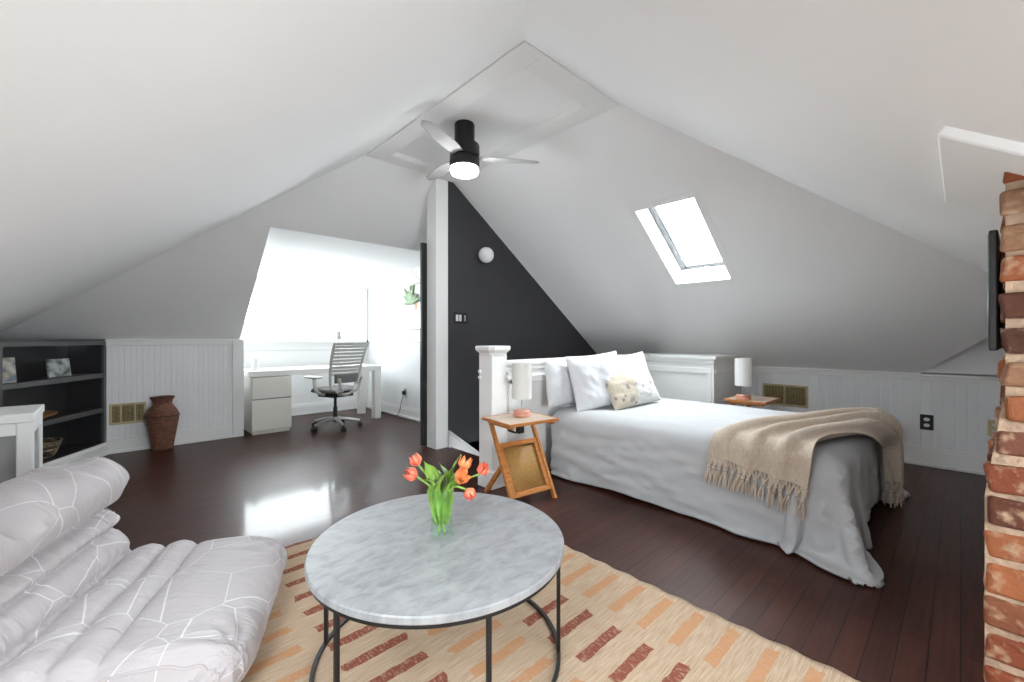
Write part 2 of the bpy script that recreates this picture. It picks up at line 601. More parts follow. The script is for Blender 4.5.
    def build(self, name, m, parent=None, smooth=True, bevel=0., seg=2, loc=None, angle=35, subsurf=0, solid=0., fix=True, weld=False):
        bm = self.bm
        if weld:
            bmesh.ops.remove_doubles(bm, verts=bm.verts, dist=1e-5)
        if fix:
            bmesh.ops.recalc_face_normals(bm, faces=bm.faces)
        for f in bm.faces:
            f.smooth = smooth
        if smooth:
            ca = math.radians(angle)
            for e in bm.edges:
                if len(e.link_faces) == 2 and e.calc_face_angle(0) > ca:
                    e.smooth = False
        me = bpy.data.meshes.new(name)
        bm.to_mesh(me)
        bm.free()
        me.materials.append(M[m] if isinstance(m, str) else m)
        o = bpy.data.objects.new(name, me)
        COL.objects.link(o)
        if parent is not None:
            o.parent = parent
        if loc is not None:
            o.location = loc
        if solid:
            md = o.modifiers.new('thickness', 'SOLIDIFY')
            md.thickness = solid
            md.offset = 1
        if bevel:
            md = o.modifiers.new('bevel', 'BEVEL')
            md.width = bevel
            md.segments = seg
            md.limit_method = 'ANGLE'
            md.angle_limit = math.radians(40)
        if subsurf:
            md = o.modifiers.new('smooth', 'SUBSURF')
            md.levels = md.render_levels = subsurf
        return o

def thing(name, label, cat, loc=(0, 0, 0), rotz=0., group=None):
    o = bpy.data.objects.new(name, None)
    COL.objects.link(o)
    o.location = loc
    o.rotation_euler = (0, 0, rotz)
    o.empty_display_size = .1
    return tag(o, label, cat, group)

def tag(o, label, cat, group=None):
    o['label'] = label
    o['category'] = cat
    if group:
        o['group'] = group
    return o

def struct(o):
    o['kind'] = 'structure'
    return o

def rbox(name, m, a, b, parent=None, bevel=.004, seg=2, loc=None):
    return MB().box(a, b).build(name, m, parent, bevel=bevel, seg=seg, smooth=True, loc=loc)

def smoothstep(a, b, x):
    t = max(0., min(1., (x - a) / (b - a)))
    return t * t * (3 - 2 * t)

def catmull(pts, n):
    """n samples per span through control points"""
    P = [Vector(p) for p in pts]
    P = [P[0] * 2 - P[1]] + P + [P[-1] * 2 - P[-2]]
    out = []
    for i in range(1, len(P) - 2):
        for k in range(n):
            t = k / n
            a, b, c, d = P[i - 1], P[i], P[i + 1], P[i + 2]
            out.append(.5 * ((2 * b) + (c - a) * t + (2 * a - 5 * b + 4 * c - d) * t * t + (3 * b - a - 3 * c + d) * t ** 3))
    out.append(P[-2].copy())
    return out

# ------------------------------------------------------------------ the room shell
H = 2.887                                   # flat middle of the ceiling
X0, X1, Y0, Y1 = 1.713, 2.69, 1.713, 3.80   # its rectangle
zL = lambda x: H - .68 * (X0 - x)           # slope falling towards -X
zF = lambda y: H - .68 * (Y0 - y)           # slope falling towards -Y (over the viewpoint)
zB = lambda y: H - .80 * (y - Y1)           # slope falling towards +Y (with the dormer)
zR = lambda x: H - .73 * (x - X1)           # slope falling towards +X (with the skylight)
KL, KB, KR = -1.10, 5.96, 5.48              # knee wall planes
UP = (0, 0, .06)

b = MB()
for a, c in (((-1.2, -1.2), (2.66, 7.1)), ((2.66, -1.2), (5.6, 2.60)), ((2.66, 3.80), (5.6, 7.1)), ((4.75, 2.60), (5.6, 3.80))):
    b.box((a[0], a[1], -.12), (c[0], c[1], 0))
struct(b.build('floor', 'floor', smooth=False))

# slopes
LX0, LX1, LY0, LY1 = -.95, -.25, .10, 1.05   # unseen skylight added for fill light, in the slope beside the viewpoint
L3 = lambda p: (p[0], p[1], zL(p[0]))
b = MB()
for pl in ([(X0, Y0), (X0, Y1), (LX1, 5.469), (LX1, LX1)],
           [(LX1, LY1), (LX1, 5.469), (-.828, 5.952), (-.832, 4.5), (LX0, 4.5), (LX0, LY1)],
           [(LX1, LX1), (LX1, LY0), (LX0, LY0), (LX0, LX0)],
           [(LX0, LX0), (LX0, 4.5), (KL - .05, 4.5), (KL - .05, KL - .05)]):
    b.prism([L3(p) for p in pl], UP)
struct(b.build('ceiling_left', 'ceiling', smooth=False))
T = (4.69, -.437)
b = MB()
FX0, FX1, FY = .25, 1.45, -.18              # dormer added behind the viewpoint to let in fill light
F3 = lambda p: (p[0], p[1], zF(p[1]))
KE = KL - .05
for pl in ([(FX0, FX0), (KE, KE), (FX0, KE)], [(FX0, FX0), (FX0, FY), (FX1, FY), (FX1, FX1)],
           [(FX1, FX1), (FX1, KE), (KR + .05, KE), (KR + .05, T[1]), T, (X1, Y0), (X0, Y0)]):
    b.prism([F3(p) for p in pl], UP)
struct(b.build('ceiling_front', 'ceiling', smooth=False))
YO, XO = 4.59, 1.11                         # dormer opening: upper edge and left edge
b = MB()
b.prism([(X0, Y1, H), (3.2, Y1, H), (3.2, YO, zB(YO)), (XO, YO, zB(YO)), (XO, KB, zB(KB)), (-.828, KB - .01, zB(KB - .01))], UP)
struct(b.build('ceiling_back', 'ceiling', smooth=False))
SX0, SX1, SY0, SY1 = 3.45, 4.285, 1.49, 2.03   # skylight opening
hip = lambda x: Y0 - (x - X1) * (Y0 - T[1]) / (T[0] - X1)
b = MB()
R3 = lambda p: (p[0], p[1], zR(p[0]))
for pl in ([(X1, Y0), (SX0, hip(SX0)), (SX0, 3.86), (X1, 3.86)],
           [(SX0, hip(SX0)), (SX1, hip(SX1)), (SX1, SY0), (SX0, SY0)],
           [(SX0, SY1), (SX1, SY1), (SX1, 3.86), (SX0, 3.86)],
           [(SX1, hip(SX1)), T, (KR, .262), (KR, 3.86), (SX1, 3.86)]):
    b.prism([R3(p) for p in pl], UP)
struct(b.build('ceiling_right', 'ceiling', smooth=False))
b = MB()
b.prism([(KR, .262, zR(KR)), (KR, T[1] - .02, zF(T[1]) + .01), (T[0], T[1], zF(T[1]))], (0, 0, .05))
b.prism([(KR, .262, zR(KR)), (KR + .1, .35, zR(KR)), (KR + .1, T[1] - .02, zF(T[1]) + .01), (KR, T[1] - .02, zF(T[1]) + .01)], (0, 0, .05))
struct(b.build('ceiling_alcove', 'ceiling', smooth=False))
# flat middle: recessed panel inside a wide flat frame
fw = .17
b = MB()
b.box((X0 + fw - .02, Y0 + fw - .02, H + .036), (X1 - fw + .02, Y1 - fw + .02, H + .12))
struct(b.build('ceiling', 'ceiling', smooth=False))
b = MB()
b.box((X0, Y0, H - .012), (X0 + fw, Y1, H + .10))
b.box((X1 - fw, Y0, H - .012), (X1, Y1, H + .10))
b.box((X0 + fw, Y0, H - .012), (X1 - fw, Y0 + fw, H + .10))
b.box((X0 + fw, Y1 - fw, H - .012), (X1 - fw, Y1, H + .10))
struct(b.build('trim_1', 'white', bevel=.004))

# dormer
b = MB()
b.prism([(XO - .06, YO, zB(YO)), (3.25, YO, zB(YO)), (3.25, 7.06, 2.03), (XO - .06, 7.06, 2.03)], UP)
struct(b.build('ceiling_dormer', 'ceiling', smooth=False))
b = MB()
b.prism([(XO - .06, YO + .02, zB(YO) + .02), (XO - .06, KB, zB(KB)), (XO - .06, KB, 0), (XO - .06, 7.06, 0), (XO - .06, 7.06, 2.06)], (.06, 0, 0))
struct(b.build('wall_dormer_left', 'ceiling', smooth=False))
XD = 3.175
b = MB().prism([(XD, 3.9, 0), (XD, 7.06, 0), (XD, 7.06, 2.06), (XD, YO, zB(YO) + .03), (XD, 3.9, zB(3.9) + .03)], (.08, 0, 0))
struct(b.build('wall_dormer_right', 'ceiling', smooth=False))
WX0, WX1, WZ0, WZ1, YW = 1.32, 2.93, 1.165, 1.83, 6.95
b = MB()
b.box((XO - .06, YW, 0), (WX0, YW + .14, 2.1))
b.box((WX1, YW, 0), (XD + .02, YW + .14, 2.1))
b.box((WX0, YW, 0), (WX1, YW + .14, WZ0))
b.box((WX0, YW, WZ1), (WX1, YW + .14, 2.1))
struct(b.build('wall_dormer_back', 'ceiling', smooth=False))

# dormer window: casing, sill, sash, pane
b = MB()
cw = .105
b.box((WX0 - cw, YW - .022, WZ0 - .02), (WX0, YW, WZ1 + cw))
b.box((WX1, YW - .022, WZ0 - .02), (WX1 + cw, YW, WZ1 + cw))
b.box((WX0, YW - .022, WZ1), (WX1, YW, WZ1 + cw))
b.box((WX0 - cw - .015, YW - .035, WZ1 + cw), (WX1 + cw + .015, YW, WZ1 + cw + .03))
w1 = struct(b.build('window_1', 'white', bevel=.004))
rbox('window_sill', 'white', (WX0 - cw - .02, YW - .09, WZ0 - .055), (WX1 + cw + .02, YW + .05, WZ0 - .02), w1, .006)
rbox('window_apron', 'white', (WX0 - cw, YW - .02, WZ0 - .17), (WX1 + cw, YW, WZ0 - .055), w1, .004)
b = MB()
for a, c in (((WX0, WZ0 - .02), (WX0 + .05, WZ1)), ((WX1 - .05, WZ0 - .02), (WX1, WZ1)), ((WX0 + .05, WZ0 - .02), (WX1 - .05, WZ0 + .035)), ((WX0 + .05, WZ1 - .045), (WX1 - .05, WZ1))):
    b.box((a[0], YW + .05, a[1]), (c[0], YW + .10, c[1]))
b.build('window_sash', 'white', w1, bevel=.004)
rbox('window_pane', 'pane', (WX0 + .05, YW + .072, WZ0 + .035), (WX1 - .05, YW + .078, WZ1 - .045), w1, 0)

b = MB().box((FX0 - .06, KL - .1, 1.60), (FX1 + .06, FY, 1.66))  # ceiling of the unseen dormer added for fill light
struct(b.build('ceiling_added_dormer', 'ceiling', smooth=False))
b = MB()
for p, q in (((.35, .50), (.40, 1.50)), ((1.30, .50), (1.35, 1.50)), ((.40, .50), (1.30, .55)), ((.40, 1.45), (1.30, 1.50)), ((.40, .985), (1.30, 1.015))):
    b.box((p[0], KL - .08, p[1]), (q[0], KL - .03, q[1]))
w4 = struct(b.build('window_added_front', 'white', bevel=.004))  # window added behind the viewpoint to carry the front fill
rbox('window_pane', 'pane', (.40, KL - .058, .55), (1.30, KL - .052, 1.45), w4, 0)

# walls under the slopes
b = MB().box((-.065, KB, 0), (1.05, KB + .1, zB(KB) + .02))
struct(b.build('wall_left', 'wain', smooth=False))
b = MB().box((KL - .1, KL - .1, 0), (KL, 4.5, zL(KL) + .03)).box((KL - .1, 4.5, 0), (-.80, 4.56, 1.2))
struct(b.build('wall_rear', 'ceiling', smooth=False))
b = MB().box((KL, KL - .1, 0), (.35, KL, zF(KL) + .03)).box((1.35, KL - .1, 0), (KR + .1, KL, zF(KL) + .03))
b.box((.35, KL - .1, 0), (1.35, KL, .50)).box((.19, KL - .1, 1.50), (1.51, KL, 1.66)).box((.19, KL - .1, .95), (.35, KL, 1.5)).box((1.35, KL - .1, .95), (1.51, KL, 1.5))
for x in (FX0 - .06, FX1):  # cheeks of the added dormer
    b.prism([(x, FY - .002, 1.602), (x, KL, 1.61), (x, KL, zF(KL))], (.06, 0, 0))
struct(b.build('wall_front', 'ceiling', smooth=False))
b = MB().box((KR, KL, 0), (KR + .1, 3.9, zR(KR) + .01))
b.prism([(KR, .262, zR(KR)), (KR, KL, zR(KR)), (KR, KL, 1.0), (KR, T[1], zF(T[1]) + .02)], (.1, 0, 0))
struct(b.build('wall_right', 'ceiling', smooth=False))

# charcoal stair wall with the white post at its end
b = MB().prism([(2.634, 3.80, -1.6), (5.48, 3.80, -1.6), (5.48, 3.80, zR(5.48) + .02), (X1, 3.80, H), (2.634, 3.80, H)], (0, .11, 0))
struct(b.build('wall_stair', 'darkwall', smooth=False))
b = MB().prism([(2.48, 3.80, 0), (2.48, 3.98, 0), (2.48, 3.98, zB(3.98)), (2.48, 3.80, H - .012)], (.154, 0, 0))
struct(b.build('wall_post', 'white', bevel=.004))
struct(rbox('door_1', 'darkdoor', (2.43, 3.995, .012), (3.10, 4.035, 2.215), bevel=.003))

# stairs going down between the bed wall and the charcoal wall
b = MB()
for i in range(6):
    b.box((2.66 + .25 * i, 2.66, -1.6), (2.66 + .25 * (i + 1), 3.80, -.19 * (i + 1)))
struct(b.build('stairs', 'floor', smooth=False))
b = MB().box((2.66, 2.58, -1.6), (4.75, 2.66, -.0)).box((4.70, 2.66, -1.6), (4.80, 3.8, 0))
struct(b.build('wall_stairwell', 'white', smooth=False))
b = MB().prism([(2.634, 3.775, .0), (2.634, 3.775, .16), (4.70, 3.775, -1.41), (4.70, 3.775, -1.6), (2.75, 3.775, -.10)], (0, .03, 0))
b.prism([(2.634, 3.765, .16), (2.634, 3.765, .185), (4.70, 3.765, -1.385), (4.70, 3.765, -1.41)], (0, .035, 0))
struct(b.build('trim_2', 'white', smooth=False))

# panelled half wall behind the bed head and the bulkhead beside it
b = MB().box((2.29, 2.54, 0), (4.70, 2.66, .955))
struct(b.build('wall_bedhead', 'white', smooth=False))
b = MB().prism([(4.57, 1.77, 0), (5.48, 1.77, 0), (5.48, 1.77, .84), (5.33, 1.77, .95), (4.57, 1.77, .95)], (0, .80, 0))
struct(b.build('wall_bulkhead', 'white', smooth=False))
b = MB()
b.box((2.29, 2.505, .955), (4.60, 2.69, .99))
b.box((2.29, 2.52, .915), (4.57, 2.54, .955))
b.box((4.535, 1.74, .955), (5.30, 2.69, .99))
b.box((4.55, 1.755, .915), (4.57, 2.52, .955))
b.box((4.55, 1.755, .915), (5.36, 1.77, .955))
# raised panel frames on both faces
for x in (2.36, 3.02, 3.72, 4.40):
    b.box((x, 2.528, .16), (x + .07, 2.541, .845))
b.box((2.36, 2.528, .80), (4.55, 2.541, .86))
b.box((4.556, 1.79, .80), (4.571, 2.52, .86))
b.box((4.556, 1.79, .1), (4.571, 1.84, .80))
b.box((4.60, 1.757, .80), (5.46, 1.771, .85))
struct(b.build('trim_3', 'white', bevel=.005))

def beadboard(name, axis, fixed, face, a0, a1, z0, z1, pitch=.047):
    """tongue-and-groove boards: a ribbon with V grooves standing on the plane `fixed`, facing `face` (+1/-1)"""
    pts = []
    n = max(1, round((a1 - a0) / pitch))
    w = (a1 - a0) / n
    for i in range(n):
        s = a0 + i * w
        pts += [(s, .009), (s + .004, .012), (s + w - .004, .012)]
    pts += [(a1, .0085), (a1, -.004), (a0, -.004)]
    P = [(fixed + face * d, s, z0) if axis == 'y' else (s, fixed + face * d, z0) for s, d in pts]
    return struct(MB().prism(P, (0, 0, z1 - z0)).build(name, 'wain', smooth=False))

def baseboard(name, axis, fixed, face, a0, a1, h=.15):
    b = MB()
    for d, z0, z1 in ((.018, 0, h - .03), (.012, h - .03, h), (.030, 0, .03)):
        p, q = (fixed, a0, z0), (fixed + face * d, a1, z1)
        if axis == 'x':
            p, q = (a0, fixed, z0), (a1, fixed + face * d, z1)
        b.box([min(u, v) for u, v in zip(p, q)], [max(u, v) for u, v in zip(p, q)])
    return struct(b.build(name, 'white', bevel=.003))

beadboard('trim_4', 'x', KB, -1, -.06, 1.035, .0, 1.10)
baseboard('baseboard_left', 'x', KB - .012, -1, -.06, 1.03, .155)
b = MB().box((-.06, KB - .03, 1.10), (1.035, KB, 1.155)).box((-.06, KB - .04, 1.145), (1.035, KB, 1.165))
b.box((1.03, KB - .045, 0), (1.145, KB + .02, 1.165))
struct(b.build('trim_5', 'white', bevel=.004))
beadboard('trim_6', 'y', KR, -1, -1.05, 1.77, .0, .80, .072)
baseboard('baseboard_right', 'y', KR - .012, -1, -1.05, 1.77, .17)
b = MB().box((KR - .035, -1.05, .825), (KR, 1.74, .85)).box((KR - .02, -1.05, .785), (KR, 1.74, .825))
struct(b.build('trim_7', 'white', bevel=.004))
beadboard('trim_8', 'y', XD, -1, 4.6, YW - .01, 0, 1.12)
baseboard('baseboard_dormer', 'y', XD - .012, -1, 4.1, YW - .012, .16)
b = MB().box((XD - .032, 4.1, 1.12), (XD, YW - .01, 1.15))
struct(b.build('trim_9', 'white', bevel=.004))
baseboard('baseboard_back', 'x', YW, -1, XO, XD - .03, .16)

# skylight: splayed white well, sash, pane and latch, all in the slope's own frame
ex = Vector((1, 0, -.73)).normalized()      # down the slope
ey = Vector((0, 1, 0))
en = ex.cross(ey).normalized()              # up and out
Ms = Matrix((ex, ey, en)).transposed().to_4x4()
Ms.translation = Vector((SX0, SY0, zR(SX0)))
sl = (SX1 - SX0) * math.sqrt(1 + .73 ** 2)
sw = SY1 - SY0
D = .19
b = MB()
b.box((-.05, -.05, -.003), (.004, sw + .05, D + .08), Ms)
b.box((sl - .035, -.05, -.003), (sl + .05, sw + .05, D + .08), Ms)
b.box((0, -.05, -.003), (sl, .004, D + .08), Ms)
b.box((0, sw - .004, -.003), (sl, sw + .05, D + .08), Ms)
w2 = struct(b.build('window_2', 'white', smooth=False))
b = MB()
fr = .055
for a, c in (((0, 0), (sl, fr)), ((0, sw - fr), (sl, sw)), ((0, fr), (fr, sw - fr)), ((sl - fr, fr), (sl, sw - fr))):
    b.box((a[0], a[1], D), (c[0], c[1], D + .06), Ms)
b.build('window_sash', 'skyalu', w2, bevel=.006)
b = MB()
f2 = fr + .03
for a, c in (((fr, fr), (sl - fr, f2)), ((fr, sw - f2), (sl - fr, sw - fr)), ((fr, f2), (f2, sw - f2)), ((sl - f2, f2), (sl - fr, sw - f2))):
    b.box((a[0], a[1], D + .02), (c[0], c[1], D + .055), Ms)
b.build('window_frame', 'white', w2, bevel=.004)
b = MB().box((sl - .05, sw / 2 - .02, D - .02), (sl - .01, sw / 2 + .02, D), Ms).box((sl - .035, sw / 2 - .006, D - .05), (sl - .022, sw / 2 + .006, D - .02), Ms)
b.build('latch', 'white', w2, bevel=.003)
b = MB().box((f2, f2, D + .034), (sl - f2, sw - f2, D + .04), Ms)
b.build('window_pane', 'pane', w2)

gx_ = Vector((-1, 0, -.68)).normalized()
gn_ = Vector((-.68, 0, 1)).normalized()
Mg = Matrix((gx_, gn_.cross(gx_), gn_)).transposed().to_4x4()
gl, gw = (LX1 - LX0) * math.sqrt(1 + .68 ** 2), LY1 - LY0
Mg.translation = Vector((LX1, LY1 if (gn_.cross(gx_)).y < 0 else LY0, zL(LX1)))
b = MB()
b.box((-.05, -.05, -.003), (.004, gw + .05, D + .08), Mg)
b.box((gl - .004, -.05, -.003), (gl + .05, gw + .05, D + .08), Mg)
b.box((0, -.05, -.003), (gl, .004, D + .08), Mg)
b.box((0, gw - .004, -.003), (gl, gw + .05, D + .08), Mg)
w3 = struct(b.build('window_added_left', 'white', smooth=False))  # well of the skylight added out of view to brighten the room
b = MB()
for a, c in (((.004, .004), (gl - .004, .06)), ((.004, gw - .06), (gl - .004, gw - .004)), ((.004, .06), (.06, gw - .06)), ((gl - .06, .06), (gl - .004, gw - .06))):
    b.box((a[0], a[1], D), (c[0], c[1], D + .06), Mg)
b.build('window_sash', 'skyalu', w3, bevel=.006)
b = MB().box((.06, .06, D + .034), (gl - .06, gw - .06, D + .04), Mg)
b.build('window_pane', 'pane', w3)

# boxed panel on the slope round the chimney head
fx = Vector((1, 0, 0))
fy = Vector((0, 1, .68)).normalized()
fn = fx.cross(fy).normalized()
Mf = Matrix((fx, fy, fn)).transposed().to_4x4()
Mf.translation = Vector((1.60, .03, zF(.03)))
b = MB().box((0, -.95, -.026), (.82, 0, .01), Mf)
struct(b.build('trim_10', 'white', bevel=.006))

# ------------------------------------------------------------------ chimney
ch = thing('chimney', 'rough red brick chimney with thick sandy mortar at the right edge', 'chimney', (1.772, -.078, 0), math.radians(-3))
cwid, cdep = .62, .75                       # along x, along -y
ztop = zF(-.078) - .02
b = MB()
nzs = 24
co = []
b.prism([(.002, .032, 0), (.002, .032, .74), (.002, .0, .99), (.002, -.03, .99), (.002, -.03, 0)], (cwid - .06, 0, 0))
b.prism([(.006, -.006, 0), (.006, -cdep + .006, 0), (.006, -cdep + .006, ztop - .68 * cdep), (.006, -.006, ztop)], (cwid - .012, 0, 0))
mo = b.build('mortar_core', 'mortar', ch, smooth=False)
b = MB()
cr = .094
row = 0
z = .01
while z < ztop - .02:
    h = cr - .020 + rng.uniform(-.006, .004)
    out_y = .030 * smoothstep(.98, .72, z)
    off = 0 if row % 2 else .11
    # faces -x and +y and the others: bricks as jittered blocks round the core
    def brick(p, q):
        jit = lambda s: rng.uniform(-s, s)
        bm = b.bm
        n0 = len(bm.verts)
        b.box(p, q)
        bm.verts.ensure_lookup_table()
        for v in bm.verts[n0:]:
            v.co += Vector((jit(.010), jit(.010), jit(.009)))
    for side in ('x0', 'y0', 'x1'):
        L = cdep if side != 'y0' else cwid
        s = 0
        first = True
        while s < L - .02:
            w = (.20 if not first else (.20 if off == 0 else .10)) + rng.uniform(-.01, .01)
            e = min(s + w, L)
            lim = ztop - (.68 * s if side != 'y0' else 0)
            top = min(z + h, lim)
            if top > z + .015:
                pr = rng.uniform(.004, .012)
                if side == 'x0':
                    brick((-pr, -e, z), (.06, -s - (-out_y if s == 0 else .008), top))
                elif side == 'x1':
                    brick((cwid - .06, -e, z), (cwid + pr, -s - .006, top))
                elif s > .02:
                    brick((s + .006, -.06, z), (e, out_y + pr * .6 - .004, top))
            s = e + .013
            first = False
    z += cr
    row += 1
b.build('brickwork', 'brick', ch, smooth=False, bevel=.011, seg=3)
# television on the chimney side, seen edge on
tv = thing('television', 'slim black television mounted on the side of the brick chimney', 'television', (2.12, -.073, 1.338), math.radians(-3.6))
b = MB().box((0, -.012, -.20), (.66, .010, .20))
b.build('case', 'blackplastic', tv, bevel=.005)
b = MB().box((.012, .0095, -.185), (.648, .0115, .19))
o = b.build('screen', mat('dark_screen', (.006, .006, .007), .12, var=(2, .1)), tv)
b = MB().box((.20, -.030, -.12), (.52, -.012, .12))
b.build('wall_bracket', 'black', tv, bevel=.003)

# ------------------------------------------------------------------ ceiling fan
fan = thing('ceiling_fan', 'black drum ceiling fan with white light disc under the flat ceiling panel', 'ceiling fan', (2.085, 2.775, H + .036))
b = MB().lathe([(.078, 0), (.082, -.012), (.082, -.185), (.10, -.20)], 48)
b.build('canopy', 'black', fan)
b = MB().lathe([(.085, -.165), (.118, -.170), (.122, -.178), (.122, -.268), (.116, -.274), (.10, -.276)], 56)
b.build('motor_housing', 'black', fan)
b = MB().lathe([(.10, -.272), (.117, -.279), (.122, -.284), (.122, -.352), (.118, -.358), (.113, -.36)], 56)
b.build('light_housing', 'black', fan)
b = MB().lathe([(.113, -.352), (.113, -.39), (.105, -.405), (.07, -.413), (.0001, -.415)], 56)
b.build('light_diffuser', M['fanlight'], fan)
for k in range(3):
    a = math.radians(-34 + 120 * k)
    P = []
    for i in range(15):
        t = i / 14
        r = .10 + .52 * t
        w = (.038 + .022 * math.sin(PI * min(1, t * 1.2)) ** .7) * (1 - .75 * smoothstep(.93, 1., t))
        rowp = []
        for j in range(7):
            s = (j / 6 - .5) * 2 * w
            rowp.append((r * math.cos(a) - s * math.sin(a), r * math.sin(a) + s * math.cos(a), -.274 + s * .14 + .004 * (1 - (j / 3 - 1) ** 2)))
        P.append(rowp)
    b = MB()
    b.grid(P)
    b.build('blade', 'fanblade', fan, solid=.006)

# ------------------------------------------------------------------ stair wall things
sc = thing('wall_sconce', 'round white globe wall light on the charcoal wall', 'wall light', (3.09, 3.80, 2.125))
b = MB().lathe([(.0001, .0), (.05, 0), (.05, .02), (.0001, .022)], 32)
o = b.build('back_plate', 'black', sc)
o.rotation_euler = (PI / 2, 0, 0)
b = MB()
b.lathe([(.088 * math.sin(PI * i / 24) if 0 < i < 24 else .0001, -.088 * math.cos(PI * i / 24)) for i in range(25)], 40)
o = b.build('globe', 'opal', sc, loc=(0, -.095, 0))
sw_ = thing('light_switch', 'black light switch plate with two white rockers and a dial on the charcoal wall', 'light switch', (2.80, 3.80, 1.40))
b = MB().box((-.095, -.008, -.062), (.095, 0, .062))
b.build('plate', 'black', sw_, bevel=.003)
for x in (-.055, -.012):
    rbox('rocker', 'outletwhite', (x - .015, -.016, -.036), (x + .015, -.006, .036), sw_, .003)
rbox('dimmer', 'steel', (.045, -.014, -.034), (.062, -.006, .034), sw_, .002)
nw = thing('newel_post', 'white square newel post with flared cap at the head of the stairs', 'newel post', (2.217, 2.573, 0))
b = MB().box((-.08, -.08, 0), (.08, .08, 1.05))
b.build('post', 'white', nw, bevel=.006)
b = MB()
P = []
for hw, z in ((.082, 1.035), (.086, 1.045), (.092, 1.062), (.112, 1.082), (.116, 1.088), (.116, 1.112), (.110, 1.117)):
    ch_ = hw * .30
    P.append([(hw, -hw + ch_, z), (hw, hw - ch_, z), (hw - ch_, hw, z), (-hw + ch_, hw, z), (-hw, hw - ch_, z), (-hw, -hw + ch_, z), (-hw + ch_, -hw, z), (hw - ch_, -hw, z)])
V = b.grid(P, closed_u=True)
b.bm.faces.new(V[0][::-1])
b.bm.faces.new(V[-1])
b.build('cap', 'white', nw, smooth=False, bevel=.003)
b = MB().box((-.088, -.088, 0), (.088, .088, .14))
b.build('plinth', 'white', nw, bevel=.006)
for p, q in (((-.096, .05, .90), (-.078, .075, .925)), ((-.096, .05, .855), (-.078, .075, .875)), ((.078, -.094, .885), (.115, -.03, .91)), ((.078, -.094, .84), (.115, -.03, .86))):
    rbox('moulding_end', 'white', p, q, nw, .003)

# ------------------------------------------------------------------ vents and outlets
def vent(name, label, loc, rotz, w, h, cells):
    """brass register: local x along the wall, -y out of the wall"""
    t = thing(name, label, 'vent', loc, rotz, None)
    b = MB()
    m = .022
    b.box((0, -.012, 0), (w, 0, m)).box((0, -.012, h - m), (w, 0, h)).box((0, -.012, m), (m, 0, h - m)).box((w - m, -.012, m), (w, 0, h - m))
    x = m
    xs = []
    for c in cells[:-1]:
        x += (w - 2 * m) * c
        b.box((x - .008, -.012, m), (x + .008, 0, h - m))
    b.build('frame', 'brass', t, bevel=.003)
    rbox('backing', 'brasshole', (m, -.003, m), (w - m, -.001, h - m), t, 0)
    b = MB()
    n = int((h - 2 * m) / .013)
    for i in range(n):
        z = m + (i + .5) * (h - 2 * m) / n
        b.bar((m, -.006, z), (w - m, -.006, z), .004, .005)
    k = int((w - 2 * m) / .028)
    for i in range(k):
        xx = m + (i + .5) * (w - 2 * m) / k
        b.box((xx - .002, -.009, m), (xx + .002, -.003, h - m))
    b.build('grille', 'brassdark', t, smooth=False)
    return t
vent('wall_vent', 'brass vent register low on the white wainscot beside the wicker vase', (-.03, KB - .012, .29), 0, .285, .215, (.27, .46, .27))
vent('wall_vent', 'brass vent register in the wainscot behind the far bed lamp', (KR - .012, 1.57, .42), -PI / 2, .44, .24, (.5, .5))

def outlet(label, loc, rotz, m1, m2, cat='wall outlet'):
    t = thing('wall_outlet', label, cat, loc, rotz)
    b = MB().box((-.045, -.007, -.07), (.045, 0, .07))
    b.build('plate', m1, t, bevel=.003)
    for z in (-.027, .027):
        b = MB().lathe([(.0001, 0), (.021, 0), (.021, .006), (.0001, .007)], 20)
        o = b.build('socket', m2, t, loc=(0, -.005, z))
        o.rotation_euler = (PI / 2, 0, 0)
        o.scale = (1, .78, 1)
    return t
outlet('black wall outlet with pale sockets in the wainscot beyond the bed foot', (KR - .012, .215, .402), -PI / 2, 'black', 'outletwhite')
outlet('small beige wall outlet half hidden by the brick chimney', (KR - .012, -.205, .41), -PI / 2, 'brass', 'outletwhite')
outlet('black outlet with a plug low on the white dormer wall', (XD - .012, 5.66, .375), -PI / 2, 'outletwhite', 'blackplastic')
pc = thing('charging_cable', 'black plug and cable hanging from the dormer wall outlet to the floor', 'cable', (XD - .02, 5.66, .36))
rbox('plug', 'blackplastic', (-.045, -.02, -.02), (0, .02, .035), pc, .005)
b = MB().tube(catmull([(-.03, 0, -.02), (-.05, .02, -.12), (-.04, .08, -.25), (-.05, .16, -.345), (-.07, .35, -.352), (-.12, .7, -.352)], 8), .005, 8)
b.build('wire', 'blackplastic', pc)

# ------------------------------------------------------------------ corner bookcase (built in at an angle)
BO, BD, BN = Vector((.015, 6.058, 0)), Vector((-.493, -.870, 0)), Vector((-.870, .493, 0))
ang = math.atan2(BD.y, BD.x)
bk = thing('corner_bookcase', 'charcoal built-in corner bookcase with two shelves on a white plinth', 'bookcase', BO, ang)
# local x runs along the front, local y points to the room (front face at y=0), so depth is -y
SL, SR, DEP = 1.305, .14, .30
fl = -1                                      # depth direction sign in local y
def lb(name, m, x0, x1, d0, d1, z0, z1, parent=bk, bevel=.003):
    return MB().box((x0, min(-d0, -d1), z0), (x1, max(-d0, -d1), z1)).build(name, m, parent, bevel=bevel)
lb('back', 'shelf', SR, SL, DEP, DEP + .02, .10, 1.16)
b = MB().prism([(SR - .02, 0, 1.148), (1.78, 0, 1.148), (1.45, -.62, 1.148), (.50, -.72, 1.148), (.15, -.13, 1.148)], (0, 0, .022))
b.build('top', 'shelf', bk)
lb('bottom', 'shelf', SR, SL, 0, DEP, .105, .13)
lb('side', 'shelf', SL - .03, SL, 0, DEP, .10, 1.15)
b = MB().box((SR, -DEP, .10), (SR + .02, 0, 1.15))
b.build('side', 'shelf', bk, bevel=.003)
